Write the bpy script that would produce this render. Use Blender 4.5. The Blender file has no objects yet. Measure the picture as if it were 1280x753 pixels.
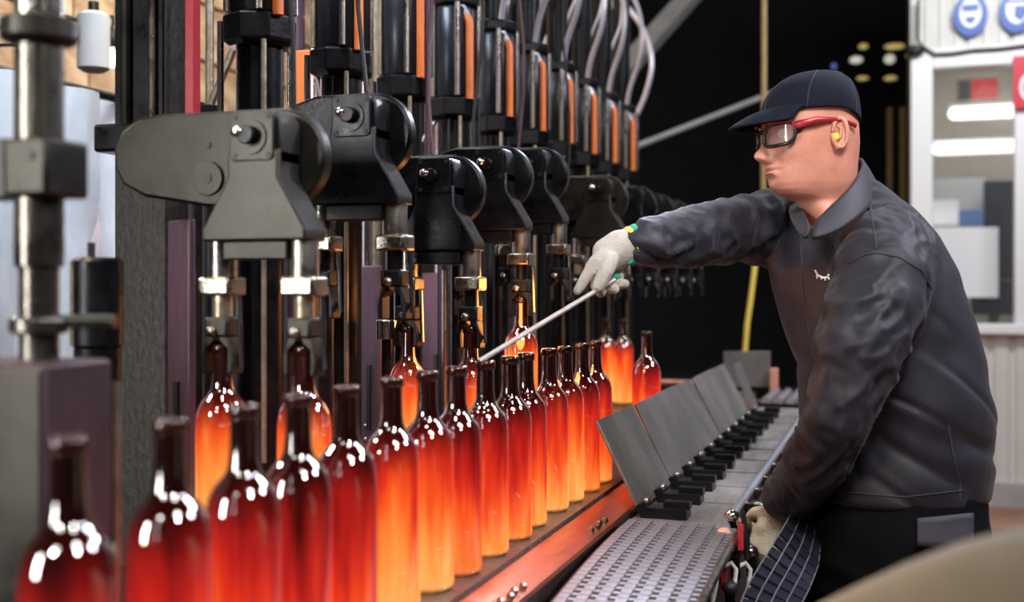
import bpy, bmesh, math, random
from mathutils import Vector, Matrix, noise
from mathutils.bvhtree import BVHTree

random.seed(7)
PI = math.pi
scene = bpy.context.scene
COL = scene.collection

# ------------------------------------------------------------------ camera
F = 1400.0
TH = math.atan(480 / F)
CS, SN = math.cos(TH), math.sin(TH)
EYE = 1.30
cam_d = bpy.data.cameras.new('camera')
cam = bpy.data.objects.new('camera', cam_d)
COL.objects.link(cam)
cam.location = (0, 0, EYE)
cam.rotation_euler = (PI / 2, 0, TH)
cam_d.sensor_width = 36
cam_d.lens = F / 1280 * 36
cam_d.shift_y = -18.5 / 1280
cam_d.clip_start = 0.02
cam_d.dof.use_dof = True
cam_d.dof.focus_distance = 2.12
cam_d.dof.aperture_fstop = 2.5
scene.camera = cam

# ------------------------------------------------------------------ world, lights, exposure
scene.view_settings.view_transform = 'Standard'
scene.view_settings.look = 'None'
scene.view_settings.exposure = 0.0
scene.view_settings.gamma = 1.0
scene.view_settings.use_curve_mapping = False
scene.cycles.max_bounces = 8
scene.cycles.transmission_bounces = 6
scene.cycles.caustics_reflective = False
scene.cycles.caustics_refractive = False
scene.cycles.sample_clamp_indirect = 6
scene.cycles.use_denoising = True
w = bpy.data.worlds.new('hall_air')
scene.world = w
w.use_nodes = True
w.node_tree.nodes['Background'].inputs[0].default_value = (0.55, 0.65, 0.9, 1)
w.node_tree.nodes['Background'].inputs[1].default_value = 0.012


def lamp(name, kind, loc, energy, color, size=0.1, size_y=None, target=None):
    d = bpy.data.lights.new(name, kind)
    d.energy = energy
    d.color = color
    if kind == 'AREA':
        d.shape = 'RECTANGLE' if size_y else 'SQUARE'
        d.size = size
        if size_y:
            d.size_y = size_y
    else:
        d.shadow_soft_size = size
    o = bpy.data.objects.new(name, d)
    COL.objects.link(o)
    o.location = loc
    if target is not None:
        o.rotation_euler = (Vector(target) - Vector(loc)).to_track_quat('-Z', 'Y').to_euler()
    return o


# round hall luminaires over the walkway on the camera's right, and high along the hall
for (lx, ly, lz, e, c, sz) in [(2.2, 2.4, 3.4, 60, (.86, .83, 1), .7), (1.5, 3.4, 3.6, 34, (.84, .86, 1), .6), (1.1, 0.2, 3.4, 23, (1, .97, .93), .6),
                               (-0.7, -1.6, 3.6, 14, (1, .95, .88), .5), (-0.2, 4.6, 4.4, 26, (.8, .86, 1), .5)]:
    o = lamp('hall_light', 'AREA', (lx, ly, lz), e, c, sz, None, (-.1, 1.9, 1.1))
    o.data.shape = 'DISK'
# narrow spots added to put highlight discs on the hot bottles' shoulders
for (lx, ly, lz, e, c) in [(-2.0, 1.2, 2.05, .9, (1, .93, .85)), (-1.59, 0.99, 2.82, .9, (1, .72, .42)), (-0.5, 0.75, 3.2, .55, (1, .86, .78)), (0.05, 1.35, 3.1, .6, (.82, .76, 1)),
                           (0.33, 2.52, 2.42, .9, (.86, .9, 1)), (-0.71, 3.1, 2.1, .7, (.78, .82, 1)), (-0.75, -0.6, 2.2, .8, (1, .97, .94)), (0.75, 0.2, 2.35, .8, (1, .95, .9))]:
    o = lamp('shoulder_spot_light', 'AREA', (lx, ly, lz), e, c, .14, None, (-.62, 1.1, 1.0))
    o.data.shape = 'DISK'
    o.data.spread = math.radians(42)
o = lamp('face_fill_light', 'AREA', (0.35, 0.5, 2.9), 6, (1, .95, .92), .5, None, (-.15, 2.0, 1.5))  # added fill light aimed at the worker's face
o.data.shape = 'DISK'
o.data.spread = math.radians(60)
# unseen tall strip light, added for the white streaks on the bottle necks
o = lamp('neck_streak_light', 'AREA', (-2.0, -1.0, 1.6), 8, (1.0, 0.98, 0.94), 0.28, 1.2, (-0.6, 1.2, 1.1))
o.data.spread = math.radians(60)
# added orange point light: warm fill on the worker, no burner stands here
lamp('warm_fill_light', 'POINT', (-.72, 2.12, 1.25), 3.2, (1.0, .36, .08), .10)
# behind the machine
lamp('back_light', 'AREA', (-1.9, 3.4, 3.6), 110, (1.0, 0.88, 0.72), 1.0, 2.0, (-3.1, 4.0, 2.0))
lamp('back_light', 'AREA', (-1.4, 1.7, 2.7), 26, (0.85, 0.92, 1.0), 0.4, 0.6, (-1.95, 2.2, 1.4))
lamp('back_light', 'AREA', (-1.75, 2.6, 1.6), 4, (1.0, 0.72, 0.85), 0.3, 1.2, (-1.1, 2.3, 1.2))
# in front of and inside the control cabin
lamp('cabin_front_light', 'AREA', (0.9, 5.2, 3.8), 75, (0.97, 0.98, 1.0), 1.2, 0.5, (0.8, 7.2, 1.6))
lamp('cabin_inner_light', 'AREA', (0.9, 8.0, 3.05), 20, (1.0, 0.98, 0.95), 1.2, 0.8, (0.9, 8.1, 0.0))


# ------------------------------------------------------------------ helpers
def P(px, py, D):
    xc = (px - 640) / F * D
    return Vector((xc * CS - D * SN, xc * SN + D * CS, EYE + (358 - py) / F * D))


def Yx(px, X):
    u = (px - 640) / F
    return -X * (CS + u * SN) / (SN - u * CS)


def depth(X, Y):
    return Y * CS - X * SN


def at_x(px, py, X):
    Y = Yx(px, X)
    return Vector((X, Y, EYE + (358 - py) / F * depth(X, Y)))


def at_y(px, py, Y):
    u = (px - 640) / F
    X = Y * (u * CS - SN) / (CS + u * SN)
    return Vector((X, Y, EYE + (358 - py) / F * depth(X, Y)))


def mat(name, color=(.5, .5, .5), rough=.5, metal=0.0, var=0.0, vscale=12, bump=0.0, bscale=60, stretch=(1, 1, 1),
        emit=None, estr=0.0, spec=0.5, trans=0.0, coat=0.0, sheen=0.0, rvar=0.0, sss=0.0, color2=None, alpha=1.0):
    m = bpy.data.materials.new(name)
    m.use_nodes = True
    nt = m.node_tree
    b = nt.nodes['Principled BSDF']
    b.inputs['Base Color'].default_value = (*color, 1)
    b.inputs['Roughness'].default_value = rough
    b.inputs['Metallic'].default_value = metal
    b.inputs['Specular IOR Level'].default_value = spec
    b.inputs['Transmission Weight'].default_value = trans
    b.inputs['Coat Weight'].default_value = coat
    b.inputs['Sheen Weight'].default_value = sheen
    b.inputs['Alpha'].default_value = alpha
    if sss:
        b.inputs['Subsurface Weight'].default_value = sss
        b.inputs['Subsurface Scale'].default_value = 0.006
        b.inputs['Subsurface Radius'].default_value = (1, .35, .2)
    if emit:
        b.inputs['Emission Color'].default_value = (*emit, 1)
        b.inputs['Emission Strength'].default_value = estr
    if var or bump or rvar or color2:
        tc = nt.nodes.new('ShaderNodeTexCoord')
        mp = nt.nodes.new('ShaderNodeMapping')
        mp.inputs['Scale'].default_value = stretch
        nt.links.new(tc.outputs['Object'], mp.inputs['Vector'])
    if var or rvar or color2:
        n = nt.nodes.new('ShaderNodeTexNoise')
        n.inputs['Scale'].default_value = vscale
        n.inputs['Detail'].default_value = 6
        n.inputs['Roughness'].default_value = .65
        nt.links.new(mp.outputs[0], n.inputs['Vector'])
        rp = nt.nodes.new('ShaderNodeValToRGB')
        rp.color_ramp.elements[0].position = .32
        rp.color_ramp.elements[1].position = .68
        lo = color2 if color2 else tuple(max(0, c * (1 - var)) for c in color)
        hi = color if color2 else tuple(min(1, c * (1 + var)) for c in color)
        rp.color_ramp.elements[0].color = (*lo, 1)
        rp.color_ramp.elements[1].color = (*hi, 1)
        nt.links.new(n.outputs['Fac'], rp.inputs[0])
        if var or color2:
            nt.links.new(rp.outputs[0], b.inputs['Base Color'])
        if rvar:
            mr = nt.nodes.new('ShaderNodeMapRange')
            mr.inputs[1].default_value = .3
            mr.inputs[2].default_value = .7
            mr.inputs[3].default_value = max(.03, rough - rvar)
            mr.inputs[4].default_value = min(1, rough + rvar)
            nt.links.new(n.outputs['Fac'], mr.inputs[0])
            nt.links.new(mr.outputs[0], b.inputs['Roughness'])
    if bump:
        n2 = nt.nodes.new('ShaderNodeTexNoise')
        n2.inputs['Scale'].default_value = bscale
        n2.inputs['Detail'].default_value = 4
        nt.links.new(mp.outputs[0], n2.inputs['Vector'])
        bp = nt.nodes.new('ShaderNodeBump')
        bp.inputs['Strength'].default_value = bump
        bp.inputs['Distance'].default_value = .01
        nt.links.new(n2.outputs['Fac'], bp.inputs['Height'])
        nt.links.new(bp.outputs[0], b.inputs['Normal'])
    return m


M = {}
M['gun'] = mat('gunmetal', (.036, .034, .029), .42, .8, .5, 9, .04, 160, rvar=.12)
M['black'] = mat('black_oiled_steel', (.0065, .007, .009), .34, .4, .5, 18, .05, 140, rvar=.12, spec=.35)
M['blackmat'] = mat('sooty_iron', (.016, .016, .018), .6, .3, .5, 25, .5, 160)
M['speckle'] = mat('flaking_black_paint', (.050, .046, .038), .55, .2, 0, 95, .2, 120, color2=(.012, .012, .012), stretch=(1, 1, .6))
M['shaft'] = mat('brown_grey_steel', (.13, .12, .105), .3, .95, .3, 14, .05, 150, rvar=.1)
M['steel'] = mat('worn_steel', (.34, .32, .28), .28, 1, .25, 20, .06, 150, rvar=.1)
M['bright'] = mat('bright_steel', (.75, .75, .76), .18, 1, .1, 30)
M['warmsteel'] = mat('tan_stained_steel', (.34, .29, .21), .38, .8, .35, 30, .1, 120)
M['plum'] = mat('plum_pink_light_steel', (.11, .06, .085), .45, .35, .3, 12, .12, 60, (1, 1, .3))  # plum colour paints in pinkish light on the steel guard plates
M['darkplum'] = mat('dark_plum_paint', (.040, .022, .028), .5, .2, .3, 12, .08, 60)
M['railm'] = mat('blue_highlight_chrome', (.52, .57, .68), .3, .6, .1, 40)  # bluish highlight of the chrome is put into the base colour
M['orange'] = mat('orange_hose', (.95, .25, .06), .45, 0, .08, 30, emit=None)
M['redp'] = mat('red_paint', (.55, .03, .05), .4, 0, .15, 20)
M['rodm'] = mat('dull_rod_steel', (.55, .53, .50), .35, .4, .1, 40)
M['hose'] = mat('silver_hose', (.72, .70, .80), .28, .5, .1, 60)
M['bluegrey'] = mat('navy_steel', (.032, .035, .045), .3, .5, .3, 20)
M['panel_tan'] = mat('rusty_tan_sheet', (.52, .40, .27), .7, 0, 0, 6, .2, 40, color2=(.24, .14, .08), stretch=(1, 1, 2.2))
M['joint'] = mat('dark_joint', (.03, .027, .025), .8)
M['plastic'] = mat('milky_plastic_sheet', (.70, .76, .84), .35, 0, .25, 5, .5, 9, (1, 1, .35), spec=.6)
M['flap'] = mat('grey_flap_steel', (.21, .20, .19), .48, .45, .35, 7, .12, 60, (1, 1, .35))
M['table'] = mat('scuffed_grey_table', (.27, .26, .255), .5, .3, .4, 6, .1, 60, (3, .5, 1))
M['belt'] = mat('belt_steel', (.34, .31, .31), .35, .8, .2, 60)
M['linkm'] = mat('pale_link_steel', (.37, .355, .385), .38, .6, .2, 30, .1, 80)
M['railplate'] = mat('bottle_glow_plate', (.74, .28, .17), .25, .85, .25, 9, .08, 60, (1, .3, 1))  # grey steel; orange reflection of the bottles painted into its base colour
M['rust'] = mat('rusty_brown_steel', (.17, .06, .045), .5, .5, .4, 30, .2, 80)
M['darklink'] = mat('navy_black_link', (.022, .024, .042), .38, .3, .3, 25)
M['salmon'] = mat('salmon_paint', (.80, .38, .28), .5, 0, .1, 12)
M['yellow'] = mat('yellow_strap', (.85, .66, .10), .5, 0, .08, 30)
M['tanpole'] = mat('tan_pole', (.45, .33, .14), .5, 0, .15, 20)
M['greybeam'] = mat('grey_beam', (.22, .22, .22), .55, 0, .12, 8)
M['whitep'] = mat('white_painted_sheet', (.66, .66, .63), .5, 0, .05, 6)
M['frame'] = mat('white_frame', (.86, .88, .90), .4)
M['plinth'] = mat('grey_plinth', (.42, .42, .42), .7, 0, .15, 8)
M['floor'] = mat('red_brown_floor', (.30, .15, .10), .55, 0, .3, 4, .1, 30)
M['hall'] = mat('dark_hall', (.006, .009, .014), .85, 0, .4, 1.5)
M['cabinwall'] = mat('cabin_inner_wall', (.40, .36, .31), .7, 0, .1, 3)
M['paper'] = mat('white_paper', (.90, .91, .93), .6)
M['greypaper'] = mat('grey_board', (.52, .53, .55), .6)
M['bluestrip'] = mat('blue_strip', (.10, .18, .42), .5)
M['signblue'] = mat('sign_blue', (.02, .10, .42), .4)
M['signwhite'] = mat('sign_white', (.85, .87, .9), .4)
M['signred'] = mat('sign_red', (.62, .03, .06), .4)
M['beige'] = mat('beige_cover', (.22, .185, .125), .5, 0, .12, 5)
M['rubber'] = mat('black_rubber', (.012, .012, .013), .5)
M['screen'] = mat('monitor_dark', (.02, .022, .028), .25)
M['lampred'] = mat('red_display', (.2, .008, .008), .4, emit=(1, .015, .015), estr=.40)
M['tube'] = mat('lamp_tube', (1, 1, 1), .4, emit=(1, .99, .97), estr=1.6)
M['bulb'] = mat('bare_bulb', (1, 1, 1), .4, emit=(1, .82, .5), estr=9)
M['yellowlamp'] = mat('far_yellow_lamp', (1, .9, .5), .4, emit=(1, .8, .25), estr=.35)
M['paleamp'] = mat('far_pale_lamp', (1, 1, .9), .4, emit=(1, .98, .85), estr=.5)
M['bluelamp'] = mat('far_blue_lamp', (.2, .3, 1), .4, emit=(.2, .3, 1), estr=.35)
M['whitehose'] = mat('white_hose', (.8, .8, .76), .4)
M['skin'] = mat('skin', (.61, .265, .19), .40, 0, .12, 30, .06, 260, sss=.08)
M['lip'] = mat('lip', (.50, .18, .14), .45)
M['eyewhite'] = mat('eye_white', (.8, .78, .75), .2)
M['jacket'] = mat('navy_work_cloth', (.0095, .0088, .0165), .56, 0, .22, 9, .10, 700, sheen=.08, spec=.42)
M['pocket'] = mat('grey_pocket_cloth', (.045, .043, .058), .7, 0, .2, 12, .1, 600)
M['seam'] = mat('seam_thread', (.026, .026, .036), .8)
M['trouser'] = mat('black_work_cloth', (.004, .0045, .006), .85, 0, .2, 10, .10, 600, spec=.12)
M['capm'] = mat('navy_cap_cloth', (.003, .005, .013), .8, 0, .2, 20, .10, 600, sheen=.02, spec=.18)
M['glovew'] = mat('white_knit_glove', (.47, .43, .38), .8, 0, .14, 30, .35, 320, sheen=.2)
M['gloveb'] = mat('beige_knit_glove', (.50, .44, .32), .82, 0, .16, 24, .4, 320, sheen=.2)
M['green'] = mat('green_cuff', (.03, .36, .24), .7)
M['yellowcuff'] = mat('yellow_cuff', (.85, .60, .12), .7)
M['glassred'] = mat('red_spectacle_plastic', (.36, .02, .03), .3)
M['glassblk'] = mat('black_spectacle_plastic', (.02, .015, .02), .25)
M['lens'] = mat('smoked_lens', (.30, .22, .22), .06, 0, alpha=.38, spec=.9)
M['plug'] = mat('yellow_ear_plug', (.95, .72, .05), .6)
M['boot'] = mat('black_boot', (.015, .014, .013), .5)


def pane_mat():
    m = bpy.data.materials.new('window_glass')
    m.use_nodes = True
    nt = m.node_tree
    b = nt.nodes['Principled BSDF']
    b.inputs['Base Color'].default_value = (.3, .33, .36, 1)
    b.inputs['Roughness'].default_value = .05
    b.inputs['Alpha'].default_value = .05
    return m


M['pane'] = pane_mat()


def bottle_mat():
    """hot amber glass: the glass itself glows where it is hottest (towards the foot), neck cooled to dark brown"""
    m = bpy.data.materials.new('hot_amber_glass')
    m.use_nodes = True
    nt = m.node_tree
    N, L = nt.nodes, nt.links
    b = N['Principled BSDF']
    b.inputs['Base Color'].default_value = (.012, .002, .0012, 1)
    b.inputs['Roughness'].default_value = .05
    b.inputs['IOR'].default_value = 1.5
    b.inputs['Transmission Weight'].default_value = .12
    b.inputs['Coat IOR'].default_value = 2.5
    b.inputs['Coat Roughness'].default_value = .03
    tc = N.new('ShaderNodeTexCoord')
    sp = N.new('ShaderNodeSeparateXYZ')
    L.new(tc.outputs['Object'], sp.inputs[0])
    at = N.new('ShaderNodeAttribute')
    at.attribute_type = 'OBJECT'
    at.attribute_name = 'heat'
    oi = N.new('ShaderNodeObjectInfo')
    mp = N.new('ShaderNodeMapping')
    mp.inputs['Scale'].default_value = (38, 38, 5)
    L.new(tc.outputs['Object'], mp.inputs['Vector'])
    add = N.new('ShaderNodeVectorMath')
    add.operation = 'ADD'
    cmb = N.new('ShaderNodeCombineXYZ')
    mul = N.new('ShaderNodeMath')
    mul.operation = 'MULTIPLY'
    mul.inputs[1].default_value = 57
    L.new(oi.outputs['Random'], mul.inputs[0])
    for k in range(3):
        L.new(mul.outputs[0], cmb.inputs[k])
    L.new(mp.outputs[0], add.inputs[0])
    L.new(cmb.outputs[0], add.inputs[1])
    nz = N.new('ShaderNodeTexNoise')
    nz.inputs['Scale'].default_value = 1
    nz.inputs['Detail'].default_value = 2
    L.new(add.outputs[0], nz.inputs['Vector'])

    def math_(op, a, bb):
        n = N.new('ShaderNodeMath')
        n.operation = op
        for i, v in enumerate((a, bb)):
            if isinstance(v, (int, float)):
                n.inputs[i].default_value = v
            else:
                L.new(v, n.inputs[i])
        return n.outputs[0]
    zz = math_('DIVIDE', sp.outputs[2], .30)                  # 0 foot .. 1 lip
    nn = math_('MULTIPLY', math_('SUBTRACT', nz.outputs['Fac'], .5), .85)
    hh = math_('MULTIPLY', math_('SUBTRACT', 1.12, at.outputs['Fac']), .42)
    t = math_('ADD', math_('ADD', math_('MULTIPLY', zz, .86), nn), hh)
    rp = N.new('ShaderNodeValToRGB')
    els = rp.color_ramp.elements
    els[0].position = 0.0
    els[0].color = (1.0, .44, .11, 1)
    els[1].position = 1.0
    els[1].color = (.05, .002, .001, 1)
    for p, c in [(.20, (1.0, .27, .045)), (.38, (.93, .10, .015)), (.54, (.70, .030, .011)), (.68, (.44, .012, .009)), (.85, (.24, .006, .006))]:
        e = els.new(p)
        e.color = (*c, 1)
    L.new(t, rp.inputs[0])
    # cooled shoulder and neck: fades with height; darker line at the foot
    r2 = N.new('ShaderNodeValToRGB')
    e2 = r2.color_ramp.elements
    e2[0].position = 0.0
    e2[0].color = (.06, .06, .06, 1)
    e2[1].position = .028
    e2[1].color = (1, 1, 1, 1)
    for p, c in [(.60, 1.0), (.67, .60), (.73, .18), (.79, .02)]:
        e = e2.new(p)
        e.color = (c, c, c, 1)
    L.new(zz, r2.inputs[0])
    mx = N.new('ShaderNodeMix')
    mx.data_type = 'RGBA'
    mx.blend_type = 'MULTIPLY'
    mx.inputs[0].default_value = 1
    L.new(rp.outputs[0], mx.inputs[6])
    L.new(r2.outputs[0], mx.inputs[7])
    L.new(mx.outputs[2], b.inputs['Emission Color'])
    r3 = N.new('ShaderNodeMapRange')
    r3.inputs[1].default_value = .52
    r3.inputs[2].default_value = .64
    r3.inputs[3].default_value = .12
    r3.inputs[4].default_value = 1
    L.new(zz, r3.inputs[0])
    L.new(r3.outputs[0], b.inputs['Coat Weight'])
    b.inputs['Emission Strength'].default_value = 1.08
    return m


M['bottle'] = bottle_mat()
M['lipglass'] = mat('dark_amber_lip', (.025, .005, .003), .08, 0, spec=.6)


class MB:
    def __init__(s):
        s.v, s.f = [], []

    def add(s, vs, fs):
        o = len(s.v)
        s.v += [Vector(v) for v in vs]
        s.f += [tuple(i + o for i in f) for f in fs]
        return s

    def box(s, x0, x1, y0, y1, z0, z1):
        vs = [(x, y, z) for z in (z0, z1) for (x, y) in ((x0, y0), (x1, y0), (x1, y1), (x0, y1))]
        return s.add(vs, [(3, 2, 1, 0), (4, 5, 6, 7), (0, 1, 5, 4), (1, 2, 6, 5), (2, 3, 7, 6), (3, 0, 4, 7)])

    def cyl(s, a, b, r0, r1=None, n=16):
        return s.tube([a, b], [r0, r0 if r1 is None else r1], n)

    def tube(s, pts, radii, n=10, caps=True):
        pts = [Vector(p) for p in pts]
        if isinstance(radii, (int, float)):
            radii = [radii] * len(pts)
        m = len(pts)
        t = []
        for i in range(m):
            d = pts[min(i + 1, m - 1)] - pts[max(i - 1, 0)]
            t.append(d.normalized())
        up = Vector((0, 0, 1)) if abs(t[0].z) < .9 else Vector((1, 0, 0))
        nx = t[0].cross(up).normalized()
        vs, fs = [], []
        for i in range(m):
            nx = (nx - t[i] * nx.dot(t[i])).normalized()
            ny = t[i].cross(nx)
            r = radii[i]
            ra, rb = r if isinstance(r, tuple) else (r, r)
            for k in range(n):
                a = 2 * PI * k / n
                vs.append(pts[i] + nx * (math.cos(a) * ra) + ny * (math.sin(a) * rb))
        for i in range(m - 1):
            for k in range(n):
                k2 = (k + 1) % n
                fs.append((i * n + k, i * n + k2, (i + 1) * n + k2, (i + 1) * n + k))
        if caps:
            fs.append(tuple(range(n - 1, -1, -1)))
            fs.append(tuple((m - 1) * n + k for k in range(n)))
        return s.add(vs, fs)

    def rtube(s, pts, radii, n=16):
        """tube with rounded ends"""
        pts = [Vector(p) for p in pts]
        if isinstance(radii, (int, float)):
            radii = [radii] * len(pts)
        d0 = (pts[0] - pts[1]).normalized()
        d1 = (pts[-1] - pts[-2]).normalized()
        def rr(r): return r if isinstance(r, (int, float)) else min(r)
        def sc(r, k): return r * k if isinstance(r, (int, float)) else (r[0] * k, r[1] * k)
        r0, r1 = radii[0], radii[-1]
        A = [(pts[0] + d0 * rr(r0) * math.sin(a), sc(r0, math.cos(a))) for a in (1.35, .95, .5)]
        B = [(pts[-1] + d1 * rr(r1) * math.sin(a), sc(r1, math.cos(a))) for a in (.5, .95, 1.35)]
        P2 = [a[0] for a in A] + pts + [b[0] for b in B]
        R2 = [a[1] for a in A] + list(radii) + [b[1] for b in B]
        return s.tube(P2, R2, n)

    def lathe(s, prof, n=32, c=(0, 0, 0)):
        c = Vector(c)
        vs, fs = [], []
        for (r, z) in prof:
            for k in range(n):
                a = 2 * PI * k / n
                vs.append(c + Vector((r * math.cos(a), r * math.sin(a), z)))
        m = len(prof)
        for i in range(m - 1):
            for k in range(n):
                k2 = (k + 1) % n
                fs.append((i * n + k, i * n + k2, (i + 1) * n + k2, (i + 1) * n + k))
        fs.append(tuple(range(n - 1, -1, -1)))
        fs.append(tuple((m - 1) * n + k for k in range(n)))
        return s.add(vs, fs)

    def prism(s, poly, y0, y1):
        """poly in (x, z), extruded along y"""
        n = len(poly)
        vs = [(x, y0, z) for x, z in poly] + [(x, y1, z) for x, z in poly]
        fs = [tuple(range(n)), tuple(range(2 * n - 1, n - 1, -1))]
        for k in range(n):
            k2 = (k + 1) % n
            fs.append((k2, k, n + k, n + k2))
        return s.add(vs, fs)

    def ball(s, c, r, nu=16, nv=10):
        c = Vector(c)
        r = r if isinstance(r, (tuple, list)) else (r, r, r)
        vs, fs = [c + Vector((0, 0, -r[2]))], []
        for j in range(1, nv):
            b = -PI / 2 + PI * j / nv
            for k in range(nu):
                a = 2 * PI * k / nu
                vs.append(c + Vector((r[0] * math.cos(b) * math.cos(a), r[1] * math.cos(b) * math.sin(a), r[2] * math.sin(b))))
        vs.append(c + Vector((0, 0, r[2])))
        for k in range(nu):
            fs.append((0, 1 + (k + 1) % nu, 1 + k))
            fs.append((len(vs) - 1, 1 + (nv - 2) * nu + k, 1 + (nv - 2) * nu + (k + 1) % nu))
        for j in range(nv - 2):
            for k in range(nu):
                k2 = (k + 1) % nu
                fs.append((1 + j * nu + k, 1 + j * nu + k2, 1 + (j + 1) * nu + k2, 1 + (j + 1) * nu + k))
        return s.add(vs, fs)

    def quad(s, a, b, c, d):
        return s.add([a, b, c, d], [(0, 1, 2, 3)])

    def slab(s, a, b, c, d, th):
        """a quad a-b-c-d given thickness th against its normal"""
        a, b, c, d = map(Vector, (a, b, c, d))
        n = (b - a).cross(d - a).normalized() * th
        return s.add([a, b, c, d, a - n, b - n, c - n, d - n],
                     [(0, 1, 2, 3), (7, 6, 5, 4), (1, 0, 4, 5), (2, 1, 5, 6), (3, 2, 6, 7), (0, 3, 7, 4)])

    def grid(s, rows, close=False):
        nr, nc = len(rows), len(rows[0])
        vs = [p for r in rows for p in r]
        fs = []
        for i in range(nr - 1):
            for k in range(nc if close else nc - 1):
                k2 = (k + 1) % nc
                fs.append((i * nc + k, i * nc + k2, (i + 1) * nc + k2, (i + 1) * nc + k))
        return s.add(vs, fs)

    def mesh(s, name, smooth=False, fix=True):
        me = bpy.data.meshes.new(name)
        me.from_pydata([tuple(v) for v in s.v], [], s.f)
        if fix:
            bm = bmesh.new()
            bm.from_mesh(me)
            bmesh.ops.recalc_face_normals(bm, faces=bm.faces)
            bm.to_mesh(me)
            bm.free()
        if smooth:
            me.polygons.foreach_set('use_smooth', [True] * len(me.polygons))
            if smooth != 'all':
                me.set_sharp_from_angle(angle=math.radians(40))
        return me

    def build(s, name, m, parent=None, smooth=True, bevel=0.0, loc=None, fix=True):
        """links the shape as ONE mesh object. Its coordinates are local to the parent (or world if none)."""
        me = s.mesh(name, smooth, fix)
        me.materials.append(m)
        o = bpy.data.objects.new(name, me)
        COL.objects.link(o)
        if loc is not None:
            o.location = loc
        if parent is not None:
            o.parent = parent
        if bevel:
            bv = o.modifiers.new('bevel', 'BEVEL')
            bv.width = bevel
            bv.segments = 2
            bv.limit_method = 'ANGLE'
            bv.angle_limit = math.radians(40)
        return o

    def shift(s, d):
        d = Vector(d)
        s.v = [v + d for v in s.v]
        return s


def tag(o, label=None, cat=None, group=None, kind=None):
    if label:
        o['label'] = label
    if cat:
        o['category'] = cat
    if group:
        o['group'] = group
    if kind:
        o['kind'] = kind
    return o


def thing(name, label, cat, loc=(0, 0, 0), group=None, rz=0):
    o = bpy.data.objects.new(name, None)
    o.empty_display_size = .05
    COL.objects.link(o)
    o.location = loc
    o.rotation_euler = (0, 0, rz)
    return tag(o, label, cat, group)


def copy_tree(o, parent=None):
    c = o.copy()
    COL.objects.link(c)
    if parent is not None:
        c.parent = parent
    for ch in [x for x in KIDS.get(o.name, [])]:
        k = copy_tree(ch, c)
        KIDS.setdefault(c.name, []).append(k)
    return c


def spl(pts, n=5):
    """smooth path through points"""
    p = [Vector(q) for q in pts]
    p = [p[0] * 2 - p[1]] + p + [p[-1] * 2 - p[-2]]
    out = []
    for i in range(1, len(p) - 2):
        for k in range(n):
            t = k / n
            out.append(.5 * (2 * p[i] + (p[i + 1] - p[i - 1]) * t + (2 * p[i - 1] - 5 * p[i] + 4 * p[i + 1] - p[i + 2]) * t * t + (3 * p[i] - p[i - 1] - 3 * p[i + 1] + p[i + 2]) * t ** 3))
    return out + [p[-2]]


KIDS = {}


def index_kids(o):
    KIDS[o.name] = list(o.children)
    for ch in o.children:
        index_kids(ch)


def struct(name, mb, m, **kw):
    return tag(mb.build(name, m, **kw), kind='structure')


ORD = ['first', 'second', 'third', 'fourth', 'fifth', 'sixth', 'seventh', 'eighth', 'ninth', 'tenth', 'eleventh',
       'twelfth', 'thirteenth', 'fourteenth', 'fifteenth']

# ------------------------------------------------------------------ hall shell
struct('floor', MB().box(-4.2, 4.5, -3, 12, -.1, 0), M['floor'])
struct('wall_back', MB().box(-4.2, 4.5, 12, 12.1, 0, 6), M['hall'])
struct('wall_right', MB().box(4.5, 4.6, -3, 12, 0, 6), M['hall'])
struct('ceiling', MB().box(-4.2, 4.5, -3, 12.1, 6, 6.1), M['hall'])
wl = struct('wall_left', MB().box(-3.2, -3.1, -3, 12, 0, 6), M['joint'])
pm = MB().box(0, .025, -.118, .118, -.125, .125).mesh('panel')
pm.materials.append(M['panel_tan'])
for r in range(5):
    for k in range(17):
        o = bpy.data.objects.new('panel', pm)
        COL.objects.link(o)
        o.parent = wl
        o.location = (-3.1, 2.5 + .25 * k + (.09 if r % 2 else 0), 1.95 + .27 * r)
        o.rotation_euler = (random.uniform(-.01, .01), 0, random.uniform(-.02, .02))

# ------------------------------------------------------------------ control cabin (right, at the back)
YC = 7.2
cab = thing('control_cabin', 'white corrugated control cabin with a big window behind the worker', 'cabin', (.083, YC, 0))
CX = .083


def cabx(px, py):
    p = at_y(px, py, YC)
    return p.x - CX, p.z


def corr(x0, x1, z0, z1, pitch, d=.018):
    mb = MB()
    xs = []
    x = x0
    while x < x1 - 1e-4:
        e = min(x + pitch, x1)
        q = (e - x)
        xs += [(x, 0), (x + q * .62, 0), (x + q * .70, d), (x + q * .92, d)]
        x = e
    xs.append((x1, 0))
    mb.grid([[(a, b, z0) for a, b in xs], [(a, b, z1) for a, b in xs]])
    return mb


zw0, zw1 = cabx(1220, 405)[1], cabx(1220, 84)[1]
corr(0, 1.9, .14, zw0 - .06, .118).build('lower_wall_sheet', M['whitep'], cab, smooth=False, fix=False)
corr(0, 1.9, zw1 + .12, 3.9, .082).build('upper_wall_sheet', M['whitep'], cab, smooth=False, fix=False)
MB().box(-.02, 1.9, -.03, .02, 0, .14).build('plinth', M['plinth'], cab)
wf = MB().box(0, .125, -.04, .05, zw0 - .06, zw1 + .12).build('window_frame', M['frame'], cab, bevel=.008)
MB().box(.125, 1.9, -.038, .05, zw1, zw1 + .12).build('frame_head', M['frame'], wf, bevel=.008)
MB().box(.125, 1.9, -.06, .05, zw0 - .06, zw0).build('sill', M['frame'], wf, bevel=.008)
MB().box(.575, .70, -.035, .05, zw0, zw1).build('mullion', M['frame'], wf, bevel=.008)
MB().box(.125, .575, .0, .008, zw0, zw1).build('pane', M['pane'], wf)
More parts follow.
